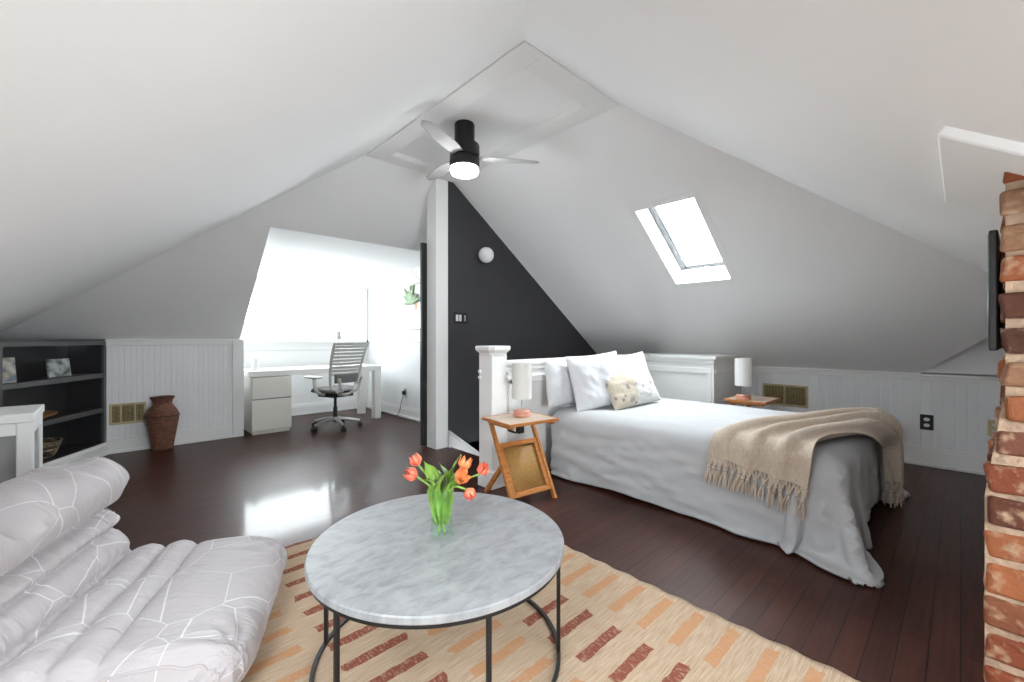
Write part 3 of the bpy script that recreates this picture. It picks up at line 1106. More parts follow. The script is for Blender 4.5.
for z in (.825, .478):
    s = lb('shelf', 'shelf', SR + .02, SL - .03, .012, DEP, z - .036, z)
    MB().box((SR + .02, -.012, z - .042), (SL - .03, .0, z + .003)).build('shelf_edge', 'shelfedge', s, bevel=.002)
b = MB().box((SR - .005, -.02, .10), (SR + .035, .004, 1.148)).box((SL - .04, -.02, .10), (SL, .004, 1.148)).box((SR + .035, -.02, 1.112), (SL - .04, .004, 1.148))
b.build('face_frame', 'shelfedge', bk, bevel=.002)
b = MB().box((SR - .09, -.02, 0), (SL, .016, .098)).box((SR - .09, -.02, .098), (SL, .008, .125)).box((SR - .09, -.02, 0), (SL, .026, .028))
b.build('plinth', 'white', bk, bevel=.003)

Mb = Matrix.Translation(BO) @ Matrix.Rotation(ang, 4, 'Z')
struct(MB().box((1.307, -.06, 0), (1.80, 0, 1.35), Mb).build('wall_corner', 'ceiling', smooth=False))

def onshelf(s, d, z):
    v = BO + BD * s + BN * d
    return (v.x, v.y, z)
pf = thing('photo_frame', 'small photo print standing in the middle of the upper shelf', 'photograph', onshelf(.535, .12, .825), ang)
b = MB().box((-.125, -.008, 0), (.125, .008, .165), Matrix.Rotation(.12, 4, 'X'))
b.build('print', 'photo', pf, bevel=.002)
b = MB().bar((0, -.015, .12), (0, -.075, .004), .04, .004, (0, 1, 0))
b.build('easel', 'black', pf)
pf2 = thing('greeting_card', 'folded picture card leaning at the left end of the upper shelf', 'card', onshelf(1.125, .10, .825), ang - .35)
b = MB().box((-.085, -.002, 0), (.085, .002, .20), Matrix.Rotation(.10, 4, 'X'))
b.build('front_leaf', 'card', pf2)
b = MB().box((-.085, -.002, 0), (.085, .002, .20), Matrix.Translation((0, -.075, 0)) @ Matrix.Rotation(-.18, 4, 'X'))
b.build('back_leaf', 'outletwhite', pf2)
tr = MB()
tr.lathe([(.0001, .008), (.10, .008), (.17, .030), (.185, .046), (.188, .050), (.18, .050), (.165, .036), (.10, .016), (.0001, .015)], 40)
o = tr.build('wooden_dish', 'tan_wood', loc=onshelf(.80, .165, .472))
o.scale = (1.25, .75, 1)
o.rotation_euler = (0, 0, ang)
tag(o, 'shallow tan wooden dish on the middle shelf of the bookcase', 'dish')
o = MB().lathe([(.0001, 0), (.085, 0), (.10, .02), (.135, .13), (.14, .148), (.13, .148), (.122, .13), (.09, .02), (.0001, .012)], 40).build('woven_basket', 'basket', loc=onshelf(.70, .16, .130))
tag(o, 'black and straw striped woven basket on the bottom shelf', 'basket')

# white framed box at the left edge
wb = thing('side_cabinet', 'white framed cube cabinet with grey inset panels behind the lounge chair', 'cabinet', (-.333, 3.64, 0), 0)
cw_, cd_, chh = .40, .46, .75
fr = .065
b = MB()
for x in (-cw_, -fr):
    for y in (0, cd_ - fr):
        b.box((x, y, 0), (x + fr, y + fr, chh - .05))
for y in (0, cd_ - fr):
    b.box((-cw_ + fr, y, .03), (-fr, y + fr, .10))
    b.box((-cw_ + fr, y, chh - .12), (-fr, y + fr, chh - .05))
for x in (-cw_, -fr):
    b.box((x, fr, .03), (x + fr, cd_ - fr, .10))
    b.box((x, fr, chh - .12), (x + fr, cd_ - fr, chh - .05))
b.build('frame', 'white', wb, bevel=.006)
b = MB().box((-cw_ - .008, -.008, chh - .05), (.008, cd_ + .008, chh))
b.build('top', 'white', wb, bevel=.008)
for nm, p, q in (('front_panel', (-cw_ + fr, .016, .10), (-fr, .026, chh - .12)), ('side_panel', (-.022, fr, .10), (-.012, cd_ - fr, chh - .12)),
                 ('side_panel', (-cw_ + .03, fr, .10), (-cw_ + .042, cd_ - fr, chh - .12)), ('back_panel', (-cw_ + fr, cd_ - .042, .10), (-fr, cd_ - .03, chh - .12))):
    rbox(nm, 'greypanel', p, q, wb, 0)

# wicker floor vase
wv = thing('wicker_vase', 'tall brown wicker floor vase against the white wainscot', 'vase', (.380, 5.79, 0))
prof = [(.0001, .002), (.088, .002), (.091, .02), (.106, .12), (.127, .25), (.139, .33), (.141, .365), (.134, .395), (.110, .44), (.086, .475), (.080, .49), (.085, .52), (.100, .548), (.102, .556), (.094, .556), (.074, .50), (.078, .47), (.12, .36), (.08, .03), (.0001, .02)]
b = MB()
b.lathe(prof, 56)
b.build('body', 'wicker', wv, smooth=True, angle=70)
for z, r in ((.362, .141), (.552, .098), (.012, .090)):
    b = MB()
    b.tube([(r * math.cos(2 * PI * k / 48), r * math.sin(2 * PI * k / 48), z + .003 * (k % 2)) for k in range(48)], .007, 8, closed=True)
    b.build('braided_rim', 'wicker', wv)

# ------------------------------------------------------------------ dormer desk, drawers, chair, lamp
dk = thing('desk', 'long white desk under the dormer window', 'desk', (1.19, 5.87, 0))
DW, DD, DH = 1.69, .62, .775
b = MB().box((0, 0, DH - .07), (DW, DD, DH))
b.build('desktop', 'desk', dk, bevel=.004)
for x, y in ((DW - .10, .0), (DW - .10, DD - .10), (0, DD - .10)):
    b = MB().box((x, y, 0), (x + .10, y + .10, DH - .07))
    b.build('leg', 'desk', dk, bevel=.004)
dc = thing('drawer_cabinet', 'cream two drawer file cabinet under the left end of the desk', 'drawer cabinet', (1.215, 5.845, 0))
b = MB().box((0, .02, .035), (.44, .50, .695)).box((.015, .035, 0), (.425, .49, .035))
b.build('body', 'cab', dc, bevel=.003)
b = MB().box((.0, -.0, .05), (.44, .019, .425))
b.build('drawer', 'cab', dc, bevel=.004)
b = MB().box((.0, -.0, .437), (.44, .019, .69))
b.build('drawer', 'cab', dc, bevel=.004)
b = MB().box((.005, .004, .425), (.435, .02, .437))
b.build('finger_pull', 'gap', dc)

dl = thing('desk_lamp', 'small white desk lamp with conical shade on the desk', 'lamp', (2.40, 6.25, DH))
b = MB().lathe([(.0001, 0), (.075, 0), (.078, .012), (.06, .018), (.0001, .02)], 32)
b.build('base', 'desk', dl)
b = MB().tube([(0, 0, .015), (0, 0, .40), (.0, -.01, .43)], .007, 10)
b.build('stem', 'alu', dl)
b = MB().lathe([(.022, .505), (.030, .50), (.034, .45), (.062, .385), (.058, .385), (.03, .445), (.0001, .47)], 32)
b.build('shade', 'chairframe', dl)
cup = MB().lathe([(.0001, 0), (.038, 0), (.042, .01), (.045, .135), (.041, .135), (.038, .015), (.0001, .012)], 32).build('paper_cup', 'outletwhite', loc=(1.30, 6.1, DH))
tag(cup, 'white cup at the left end of the desk by the window', 'cup')
bc = thing('blind_pull', 'thin grey blind pull hanging in the window corner above the wainscot', 'blind pull', (XD - .035, YW - .05, 1.10))
b = MB().tube([(0, 0, 0), (0, 0, .90)], .007, 8)
b.build('string', 'steel', bc)
b = MB().lathe([(.0001, -.05), (.012, -.045), (.016, 0), (.012, .05), (.0001, .055)], 16)
b.build('toggle', 'blackplastic', bc, loc=(0, 0, -.01))

hp = thing('hanging_print', 'white hanging print of a leafy plant on the dormer side wall', 'wall print', (XD - .004, 5.45, 1.30))
# local: y along the wall, -x into the room
b = MB().box((-.006, -.26, .02), (-.003, .31, .66))
b.build('sheet', 'outletwhite', hp)
for z in (.66, .01):
    b = MB().tube([(-.012, -.28, z), (-.012, .33, z)], .011, 10)
    b.build('rod', 'palewood', hp)
b = MB().tube([(-.012, -.25, .66), (-.012, .025, .86), (-.012, .30, .66)], .0025, 6)
b.build('string', 'blackplastic', hp)
b = MB()
for k in range(9):
    a = math.radians(25 + 130 * k / 8)
    L = .25 + .06 * (k % 3)
    c0 = Vector((0, .06, .36))
    pts = []
    for i in range(9):
        t = i / 8
        w = .034 * math.sin(PI * t) ** .8
        cy, cz = c0.y + math.cos(a) * L * t, c0.z + math.sin(a) * L * t - .08 * t * t * abs(math.cos(a))
        pts.append(((cy + math.sin(a) * w, cz - math.cos(a) * w), (cy - math.sin(a) * w, cz + math.cos(a) * w)))
    b.grid([[(-.0075 - .0022 * k, p[0], p[1]), (-.0075 - .0022 * k, q[0], q[1])] for p, q in pts])
b.build('printed_leaves', mat('printed_leaf_green', (.26, .36, .22), .8, var=(20, .3)), hp, solid=.001)
b = MB()
b.prism([(-.0066, -.13, .44), (-.0066, -.04, .44), (-.0066, -.05, .30), (-.0066, -.07, .27), (-.0066, -.12, .30)], (-.001, 0, 0))
b.build('printed_blossom', mat('printed_peach', (.72, .38, .22), .8, var=(20, .1)), hp)

oc = thing('office_chair', 'grey office chair with slatted back and wheels at the white desk', 'office chair', (2.11, 5.60, 0), math.radians(14))
# local +y is the way the chair faces
for k in range(5):
    a = math.radians(90 + 72 * k + 20)
    d = Vector((math.cos(a), math.sin(a), 0))
    b = MB().tube([Vector((0, 0, .135)) + d * .02, Vector((0, 0, .118)) + d * .15, Vector((0, 0, .085)) + d * .30], [.026, .021, .016], 10)
    b.build('base_arm', 'alu', oc)
    cs = MB()
    s = Vector((-d.y, d.x, 0))
    for q in (-.016, .016):
        c = Vector((0, 0, .032)) + d * .305 + s * q
        cs.tube([c - s * .010, c - s * .008, c + s * .008, c + s * .010], [.024, .031, .031, .024], 20)
    cs.tube([Vector((0, 0, .03)) + d * .305, Vector((0, 0, .09)) + d * .30], .009, 8)
    cs.build('caster', 'blackplastic', oc)
b = MB().lathe([(.034, .09), (.034, .16), (.026, .165), (.026, .28), (.018, .285), (.018, .40), (.05, .41), (.05, .43)], 24)
b.build('gas_lift', 'blackplastic', oc)
b = MB().prism([(-.15, -.17, .425), (.15, -.17, .425), (.17, .12, .425), (-.17, .12, .425)], (0, 0, .035)).bar((.15, .02, .43), (.27, .05, .425), .03, .012)
b.build('tilt_mechanism', 'blackplastic', oc, bevel=.008)
P = []
for i in range(17):                         # seat cushion
    t = i / 16
    y = -.22 + .47 * t
    w = .245 * (1 - .12 * t) * (1 - abs(2 * t - 1) ** 9 * .25)
    rowp = []
    for j in range(25):
        a = 2 * PI * j / 24
        ca, sa = math.cos(a), math.sin(a)
        x = w * math.copysign(abs(ca) ** .45, ca)
        z = .037 * math.copysign(abs(sa) ** .6, sa) * (1 - abs(2 * t - 1) ** 7)
        rowp.append((x, y, .505 + z - .03 * smoothstep(.75, 1, t) + .012 * (x / w) ** 2))
    P.append(rowp[:-1])
b = MB()
V = b.grid(P, closed_u=True)
b.bm.faces.new(V[0])
b.bm.faces.new(V[-1][::-1])
b.build('seat', 'chairmesh', oc, angle=60)
def back_pt(u, v):
    """u across -1..1, v up 0..1"""
    w = .20 + .045 * v - .03 * max(0, .25 - v)
    y = -.185 - .15 * v + .05 * math.sin(PI * v) * .6 - .035 * (1 - u * u)
    return Vector((u * w, y, .56 + .55 * v))
fr_ = []
for t in np.linspace(0, 1, 14):
    fr_.append(back_pt(-1, t))
for t in np.linspace(-1, 1, 12)[1:]:
    fr_.append(back_pt(t, 1))
for t in np.linspace(1, 0, 14)[1:]:
    fr_.append(back_pt(1, t))
for t in np.linspace(1, -1, 12)[1:-1]:
    fr_.append(back_pt(t, 0) + Vector((0, 0, -.10 * (1 - t * t))))
bf = MB().tube(fr_, .017, 10, closed=True).build('backrest', 'chairframe', oc)
for k in range(9):
    v = .30 + .63 * k / 8
    b = MB()
    P = []
    for u in np.linspace(-1, 1, 9):
        p = back_pt(u, v)
        P.append([p + Vector((0, .004, .017)), p + Vector((0, .008, -.015)), p + Vector((0, -.003, -.017)), p + Vector((0, -.006, .015))])
    b.grid(P, closed_u=True)
    b.build('slat', 'chairframe', bf)
P = [[back_pt(u, v) + Vector((0, -.012 - .03 * (1 - (u / .8) ** 2), 0)) for u in np.linspace(-.8, .8, 9)] for v in np.linspace(.10, .30, 6)]
b = MB()
b.grid(P)
b.build('lumbar_support', 'chairmesh', bf, solid=.012)
for s in (-1, 1):                            # the Y-shaped carrier behind the back
    b = MB().bar((s * .05, -.15, .44), (s * .12, -.30, .52), .05, .022).bar((s * .12, -.30, .52), (s * .17, -.315, .68), .045, .02)
    b.build('back_carrier', 'chairframe', oc, bevel=.006)
    b = MB().tube(catmull([(s * .17, -.02, .46), (s * .27, -.03, .50), (s * .30, -.02, .58), (s * .295, .0, .675)], 6), [.020] * 19, 10)
    ar = b.build('armrest', 'chairframe', oc)
    b = MB().box((s * .295 - .045, -.11, .672), (s * .295 + .045, .15, .70))
    b.build('arm_pad', 'chairframe', ar, bevel=.012, seg=3)

# ------------------------------------------------------------------ rug and coffee table
rg = Vector((1.856, 2.60, 0))
RW, RL = 2.02, 2.90                          # towards -x and -y from the far right corner
P = []
nx, ny = 70, 100
for i in range(nx + 1):
    rowp = []
    for j in range(ny + 1):
        x, y = -RW * i / nx, -RL * j / ny
        e = .006
        if i == 0:
            x += e * math.sin(y * 46) + .004 * noise.noise((y * 9, 1, 0))
        if j == 0:
            y += e * math.sin(x * 50)
        z = .009 + .0012 * noise.noise((x * 25, y * 25, 0))
        rowp.append((x, y, z))
    P.append(rowp)
b = MB()
b.grid(P)
o = b.build('jute_rug', 'rug', loc=rg, solid=.0)
md = o.modifiers.new('thickness', 'SOLIDIFY')
md.thickness = .008
md.offset = -1 if o.data.polygons[0].normal.z > 0 else 1
tag(o, 'natural jute rug with rows of rust and orange dashes under the round table', 'rug')

RZ = .0105
ct = thing('coffee_table', 'round white marble coffee table on a thin black ring frame', 'coffee table', (.899, 1.345, RZ))
TR, TH = .462, .422
b = MB().lathe([(.0001, TH - .026), (TR - .004, TH - .026), (TR, TH - .022), (TR, TH - .004), (TR - .004, TH), (.0001, TH)], 128)
b.build('tabletop', 'marble', ct)
ring = lambda r, z, n=96: [(r * math.cos(2 * PI * k / n), r * math.sin(2 * PI * k / n), z) for k in range(n)]
b = MB().lathe([(TR - .030, TH - .038), (TR - .006, TH - .038), (TR - .006, TH - .0262), (TR - .030, TH - .0262), (TR - .030, TH - .038)], 128, caps=False)
b.build('upper_ring', 'black', ct)
b = MB().lathe([(TR - .026, 0), (TR - .013, 0), (TR - .013, .012), (TR - .026, .012), (TR - .026, 0)], 128, caps=False)
b.build('base_ring', 'black', ct)
for k, a in enumerate((14, 74, 134, 194, 254, 314)):
    a = math.radians(a)
    c, s = math.cos(a), math.sin(a)
    b = MB().box((-.007, -.007, .006), (.007, .007, TH - .03))
    lg = b.build('leg', 'black', ct, bevel=.002, loc=((TR - .02) * c, (TR - .02) * s, 0))
    lg.rotation_euler = (0, 0, a)

VC = Vector((.905, 1.345, RZ + TH))
vs = thing('glass_vase', 'clear glass vase of tulips on the marble table', 'vase', VC)
out = [(.040, .0), (.044, .004), (.0445, .02), (.039, .07), (.0375, .10), (.041, .145), (.0455, .178), (.046, .181)]
inn = [(.0445, .181), (.043, .176), (.0385, .145), (.035, .10), (.0365, .07), (.041, .022), (.038, .016), (.0001, .014)]
b = MB().lathe([(.0001, 0)] + out + inn, 48)
b.build('glass', 'vase', vs)

def orient(o_, d, spin=0.):
    o_.rotation_euler = (Matrix.Rotation(spin, 3, d) @ Vector((0, 0, 1)).rotation_difference(d).to_matrix()).to_euler()

def petal_bm(open_, hgt, r0):
    b = MB()
    for k in range(6):
        a0 = PI / 3 * k + (0 if k % 2 else .12)
        rr = r0 * (1. if k % 2 else .88)
        P = []
        for i in range(9):
            t = i / 8
            ww = math.sin(PI * min(1, .12 + .88 * t) ** .85) ** .7 * .62 if t < 1 else .06
            rad = rr * (math.sin(PI * .5 * min(1, t * 2.2)) * (1 - .32 * smoothstep(.45, 1, t)) + open_ * t ** 3) + .002
            rowp = []
            for j in range(7):
                s = (j / 3 - 1)
                a = a0 + s * ww
                z = hgt * t * (1 - .05 * s * s)
                rowp.append((rad * math.cos(a), rad * math.sin(a), z))
            P.append(rowp)
        b.grid(P)
    return b

def tulip(label, foot, bend, head, face, size, open_, pm, leaves, spin):
    t = thing('tulip', label, 'tulip', VC, 0, 'tulips in the glass vase')
    pts = catmull([foot, bend, head], 9)
    b = MB().tube(pts, .0042, 8)
    b.build('stem', 'stem', t)
    face = Vector(face).normalized()
    b = petal_bm(open_, size, size * .46)
    o = b.build('bloom', pm, t, loc=Vector(head) - face * size * .06, solid=.0012, fix=False)
    orient(o, face, spin)
    for (p0, p1, p2, w) in leaves:
        cp = catmull([p0, p1, p2], 9)
        P = []
        n = len(cp)
        for i, c in enumerate(cp):
            q = i / (n - 1)
            d = (cp[min(i + 1, n - 1)] - cp[max(i - 1, 0)]).normalized()
            sd = d.cross(Vector((c.x, c.y, .12)).normalized())
            sd = sd.normalized() if sd.length > 1e-4 else Vector((1, 0, 0))
            nn = sd.cross(d)
            ww = w * 1.4 * (.35 + .65 * math.sin(PI * min(1, .12 + .8 * q))) * (1 - smoothstep(.72, 1, q)) + .0006
            P.append([c + sd * (ww * u) + nn * (.35 * ww * u * u) for u in (-1, -.5, 0, .5, 1)])
        b = MB()
        b.grid(P)
        b.build('leaf', 'leaf', t, solid=.0009, fix=False)

# camera-right and away directions on the table, used to lay the bouquet out
cr_, ca_ = Vector((.7275, -.686, 0)), Vector((.686, .7275, 0))
def at(r, a, z):
    return cr_ * r + ca_ * a + Vector((0, 0, z))
tulip('coral tulip highest of the two leaning left over the vase rim', at(.008, .0, .02), at(-.025, .012, .17), at(-.094, .02, .262), (at(-.5, .1, .75)), .047, .05, 'petal',
      [(at(-.015, .01, .04), at(-.035, .01, .20), at(-.075, .03, .275), .019), (at(.01, .012, .05), at(.012, .025, .2), at(-.02, .05, .262), .015)], .2)
tulip('coral tulip lowest of the two leaning left over the vase rim', at(.012, -.01, .02), at(-.025, -.008, .165), at(-.092, -.02, .232), (at(-.72, -.35, .35)), .05, .04, 'petal',
      [(at(-.01, -.012, .05), at(-.034, -.015, .19), at(-.062, -.03, .225), .017)], .9)
tulip('open orange tulip at the right side of the vase, in front of the others', at(-.012, -.01, .02), at(.02, -.012, .17), at(.068, -.028, .222), (at(.4, -.6, .55)), .05, .55, 'petal_orange',
      [(at(.012, -.012, .05), at(.032, -.018, .19), at(.088, -.035, .222), .016), (at(0, -.015, .05), at(-.004, -.03, .19), at(.02, -.042, .25), .013)], .4)
tulip('orange tulip standing tallest at the right side of the vase', at(-.014, .012, .02), at(.018, .015, .18), at(.076, .022, .246), (at(.35, .1, .9)), .05, .30, 'petal_orange',
      [(at(.01, .015, .05), at(.028, .02, .21), at(.068, .04, .30), .014), (at(-.01, .01, .05), at(-.018, .02, .2), at(-.05, .04, .245), .016)], 1.3)
tulip('red coral tulip reaching farthest right on its own', at(-.012, .002, .02), at(.028, .004, .175), at(.148, -.004, .238), (at(.35, -.35, .75)), .046, .03, 'petal',
      [(at(.014, .004, .05), at(.036, .01, .2), at(.10, .02, .255), .013)], .1)
tulip('red coral tulip drooping lowest on the right beside the vase', at(-.012, -.004, .02), at(.034, -.01, .178), at(.098, -.018, .182), (at(.45, -.5, -.55)), .046, .03, 'petal',
      [(at(.016, -.004, .05), at(.038, -.012, .18), at(.09, -.02, .212), .012)], .6)

# ------------------------------------------------------------------ lounge chair
lc = thing('lounge_chair', 'low pleated lounge chair in grey cotton printed with white lines', 'lounge chair', (.655, 2.325, .012), math.radians(-24.7))
CW = .86
# side profile (distance behind the front edge, height), front foot over the seat and back to the rear foot
ctrl = [(.10, .0, 0), (.035, .015, 0), (.0, .075, 0), (.005, .135, 0), (.055, .185, 0), (.14, .212, 0), (.26, .225, 0), (.38, .222, 1),
        (.44, .236, 0), (.50, .226, 1), (.56, .240, 0), (.625, .232, 1), (.645, .275, 0), (.685, .335, 1), (.672, .375, 0), (.715, .425, 1),
        (.665, .47, 0), (.655, .54, 0), (.70, .60, 0), (.80, .635, 0), (.92, .62, 0), (1.00, .55, 0), (1.01, .44, 1), (1.02, .30, 0), (1.00, .16, 1), (.99, .07, 0), (.95, .0, 0)]
pc_ = catmull([(a, 0, h) for a, h, s in ctrl], 7)
NP_ = len(pc_)
seam_i = [7 * i for i, c in enumerate(ctrl) if c[2]]
arc = [0]
for i in range(1, NP_):
    arc.append(arc[-1] + (pc_[i] - pc_[i - 1]).length)
NWD = 84
P, UVs = [], []
wl = [CW * (.5 - .5 * math.cos(PI * (j / NWD))) * .6 + CW * j / NWD * .4 for j in range(NWD + 1)]
for j in range(NWD + 1):
    w = wl[j]
    edge = min(w, CW - w)
    rowp, rowu = [], []
    for i in range(NP_):
        p = pc_[i]
        tg = (pc_[min(i + 1, NP_ - 1)] - pc_[max(i - 1, 0)]).normalized()
        nrm = Vector((-tg.z, 0, tg.x))        # outward (up for the seat)
        ds = min([abs(arc[i] - arc[k]) for k in seam_i])
        # puckers run across the seams and die away from them, crushed folds on the top roll
        pk = math.exp(-ds / .07) * .007 * noise.noise((w * 34, arc[i] * 5, 2.)) + .008 * noise.noise((w * 5, arc[i] * 4, 5.)) + .0035 * (1 - abs(noise.noise((w * 16 + arc[i] * 5, arc[i] * 8, 9.)))) ** 3
        groove = -.016 * math.exp(-(ds / .012) ** 2)
        top = smoothstep(.50, .60, p.z)
        rd = .085 - .058 * smoothstep(.46, .54, p.z) * smoothstep(.60, .64, p.x)
        ins = rd * (1 - math.sqrt(max(0, 1 - max(0, 1 - edge / rd) ** 2)))
        sag = -.05 * top * math.exp(-((w - .58) / .10) ** 2) + .035 * top * smoothstep(.62, .78, w)
        fold = .020 * top * noise.noise((w * 9 + p.x * 6, p.x * 5, 1.2))
        base = smoothstep(0, .06, p.z)
        dx_, dy_ = p.x - .02, w - (CW - .05)
        rr2 = math.hypot(dx_, dy_)
        pk += .007 * math.sin(11 * math.atan2(dy_, dx_) + 3 * noise.noise((rr2 * 6, 0, 0))) * math.exp(-((rr2 - .10) / .09) ** 2)
        rr3 = math.hypot(dx_, w - .05)
        pk += .005 * math.sin(10 * math.atan2(w - .05, dx_)) * math.exp(-((rr3 - .10) / .09) ** 2)
        off = (pk + groove) * base - ins * (.35 + .65 * base) + fold
        q = p + nrm * off
        q.z = max(q.z + sag, 0.)
        # crease lines at the front corners
        fcorner = smoothstep(.30, .0, p.x) * math.exp(-(edge / .10) ** 2)
        q.x += .02 * fcorner
        bulge = 0.
        rowp.append((-q.x, -w, q.z))
        rowu.append((arc[i], w))
    P.append(rowp)
    UVs.append(rowu)
def skel(i):
    q = pc_[i]
    if arc[i] < arc[7 * 11] or q.z < .2 and q.x < .8:
        return Vector((min(max(q.x, .10), .80), 0, min(q.z, .11)))
    return Vector((.84 + .3 * (q.x - .84), 0, min(max(q.z, .10), .52)))
def ends(rowp, rowu, outw):
    """rings that close the end of the cushion like a stuffed pillow"""
    R_, U_ = [], []
    for k in (.25, .5, .75, 1.):
        a_, c_ = [], []
        for i in range(NP_):
            q, u_, sk = Vector(rowp[i]), rowu[i], skel(i)
            tgt = Vector((-sk.x, q.y, sk.z))
            n_ = q.lerp(tgt, k)
            n_.y += outw * .016 * math.sin(k * PI / 2)
            a_.append(n_)
            c_.append((u_[0], u_[1] + outw * -.10 * k))
        R_.append(a_)
        U_.append(c_)
    return R_, U_
Ra, Ua = ends(P[0], UVs[0], 1)
Rb, Ub = ends(P[-1], UVs[-1], -1)
b = MB()
V = b.grid(Ra[::-1] + P + Rb, uv=Ua[::-1] + UVs + Ub)
for j in range(len(V) - 1):                   # underside
    b.bm.faces.new([V[j][0], V[j + 1][0], V[j + 1][-1], V[j][-1]])
b.build('cushion_body', 'lines', lc, angle=75)
b = MB()
for r_ in (2, NWD - 2):
    b.tube([Vector(P[r_][i]) + Vector((0, 0, .001)) for i in range(8, NP_ - 10)], .0045, 6)
b.build('piping', 'lines', lc)

# ------------------------------------------------------------------ night stands and lamps
def nightstand(label, loc, rz):
    t = thing('folding_night_stand', label, 'night stand', loc, rz, 'folding night stands')
    zt = .59
    b = MB().box((-.225, -.175, zt - .016), (.20, .175, zt))
    b.build('tabletop', 'palewood', t, bevel=.004)
    b = MB()
    b.box((-.233, -.183, zt - .020), (-.223, .183, zt + .002)).box((.198, -.183, zt - .020), (.208, .183, zt + .002))
    b.box((-.223, -.183, zt - .020), (.198, -.173, zt + .002)).box((-.223, .173, zt - .020), (.198, .183, zt + .002))
    b.build('tabletop_edge', 'oak', t, bevel=.002)
    fa, fb = Vector((0, .135, zt - .03)), Vector((0, -.165, .0))      # leaning front frame
    up_ = Vector((1, 0, 0))
    for s in (-1, 1):
        b = MB().bar(Vector((s * .185, 0, 0)) + fb, Vector((s * .185, 0, 0)) + fa, .034, .024, up_)
        b.build('leg', 'oak', t, bevel=.004)
        b = MB().bar((s * .155, .25, 0), Vector((s * .155, 0, 0)) + fb + (fa - fb) * .52, .034, .024, up_)
        b.build('leg', 'oak', t, bevel=.004)
        b = MB().bar((s * .185, -.15, zt - .032), (s * .185, .16, zt - .032), .022, .026)
        b.build('top_rail', 'oak', t, bevel=.003)
    d = (fa - fb)
    p0, p1 = fb + d * .14, fb + d * .70
    b = MB()
    for p in (p0, p1):
        b.bar(p + Vector((-.172, 0, 0)), p + Vector((.172, 0, 0)), .018, .036, d.normalized())
    for s in (-1, 1):
        b.bar(p0 + Vector((s * .157, 0, 0)), p1 + Vector((s * .157, 0, 0)), .018, .03, up_)
    pf_ = b.build('panel_frame', 'oak', t, bevel=.003)
    c = MB()
    n = d.normalized().cross(up_).normalized() * .004
    q = [p0 + Vector((-.15, 0, 0)), p0 + Vector((.15, 0, 0)), p1 + Vector((.15, 0, 0)), p1 + Vector((-.15, 0, 0))]
    L = (p1 - p0).length
    c.grid([[q[0] + n, q[1] + n], [q[3] + n, q[2] + n]], uv=[[(0, 0), (.3, 0)], [(0, L), (.3, L)]])
    c.build('cane_panel', 'cane', pf_, solid=.003)
    b = MB().bar((-.17, .0, .275), (.17, .0, .275), .018, .018)
    b.build('pivot_rail', 'oak', t, bevel=.004)
    return t
def bedlamp(label, loc):
    t = thing('bedside_lamp', label, 'lamp', loc, 0, 'bedside lamps')
    b = MB().lathe([(.0001, 0), (.062, 0), (.066, .006), (.066, .020), (.062, .026), (.064, .030), (.064, .040), (.058, .046), (.0001, .048)], 40)
    b.build('base', 'coral', t)
    b = MB().lathe([(.0045, .046), (.0045, .29), (.0001, .292)], 14)
    b.build('stem', 'steel', t)
    b = MB().lathe([(.074, .132), (.074, .396), (.071, .396), (.071, .132), (.074, .132)], 48, caps=False)
    b.build('lamp_shade', 'lampshade', t)
    b = MB()
    for a in range(3):
        b.tube([(0, 0, .288), (.072 * math.cos(2.1 * a), .072 * math.sin(2.1 * a), .30)], .0018, 6)
    b.build('shade_spider', 'steel', t)
    b = MB().lathe([(.0001, .372), (.02, .37), (.03, .35), (.024, .325), (.013, .31), (.013, .288), (.0001, .286)], 20)
    b.build('bulb', 'opal', t)
    return t
nightstand('folding wooden night stand with cane panel beside the newel post', (2.205, 2.235, 0), math.radians(-8))
nightstand('folding night stand in the far corner behind the bed', (4.56, 1.40, 0), math.radians(0))
bedlamp('white cylinder lamp on coral base in front of the newel post', (2.245, 2.275, .592))
bedlamp('white cylinder lamp on coral base in the far corner behind the bed', (4.40, 1.43, .592))
pl = thing('power_adapter', 'black power adapter and cable on the half wall behind the night stand', 'power adapter', (2.46, 2.535, .47))
rbox('adapter', 'blackplastic', (-.03, -.045, -.08), (.03, 0, .08), pl, .006)
b = MB().tube(catmull([(-.02, -.03, -.02), (-.08, -.05, .0), (-.15, -.04, -.03), (-.08, -.06, -.06), (-.16, -.05, -.02)], 6), .006, 8)
b.build('cable', 'blackplastic', pl)

# ------------------------------------------------------------------ bed
BX0, BX1, BY0, BY1, BT = 2.775, 4.23, .43, 2.47, .525
bed = thing('bed', 'low double bed with white mattress against the panelled half wall', 'bed', ((BX0 + BX1) / 2, (BY0 + BY1) / 2, 0))
hx, hy = (BX1 - BX0) / 2, (BY1 - BY0) / 2
b = MB().box((-hx + .01, -hy + .01, .25), (hx - .01, hy - .01, BT - .012))
b.build('mattress', 'sheet', bed, bevel=.055, seg=5)
b = MB().box((-hx + .05, -hy + .06, .17), (hx - .05, hy - .02, .25))
b.build('bed_frame', 'blackplastic', bed, bevel=.01)
for x in (-hx + .14, hx - .14):
    for y in (-hy + .2, hy - .16):
        b = MB().lathe([(.022, 0), (.03, .18)], 16)
        b.build('leg', 'black', bed, loc=(x, y, 0))

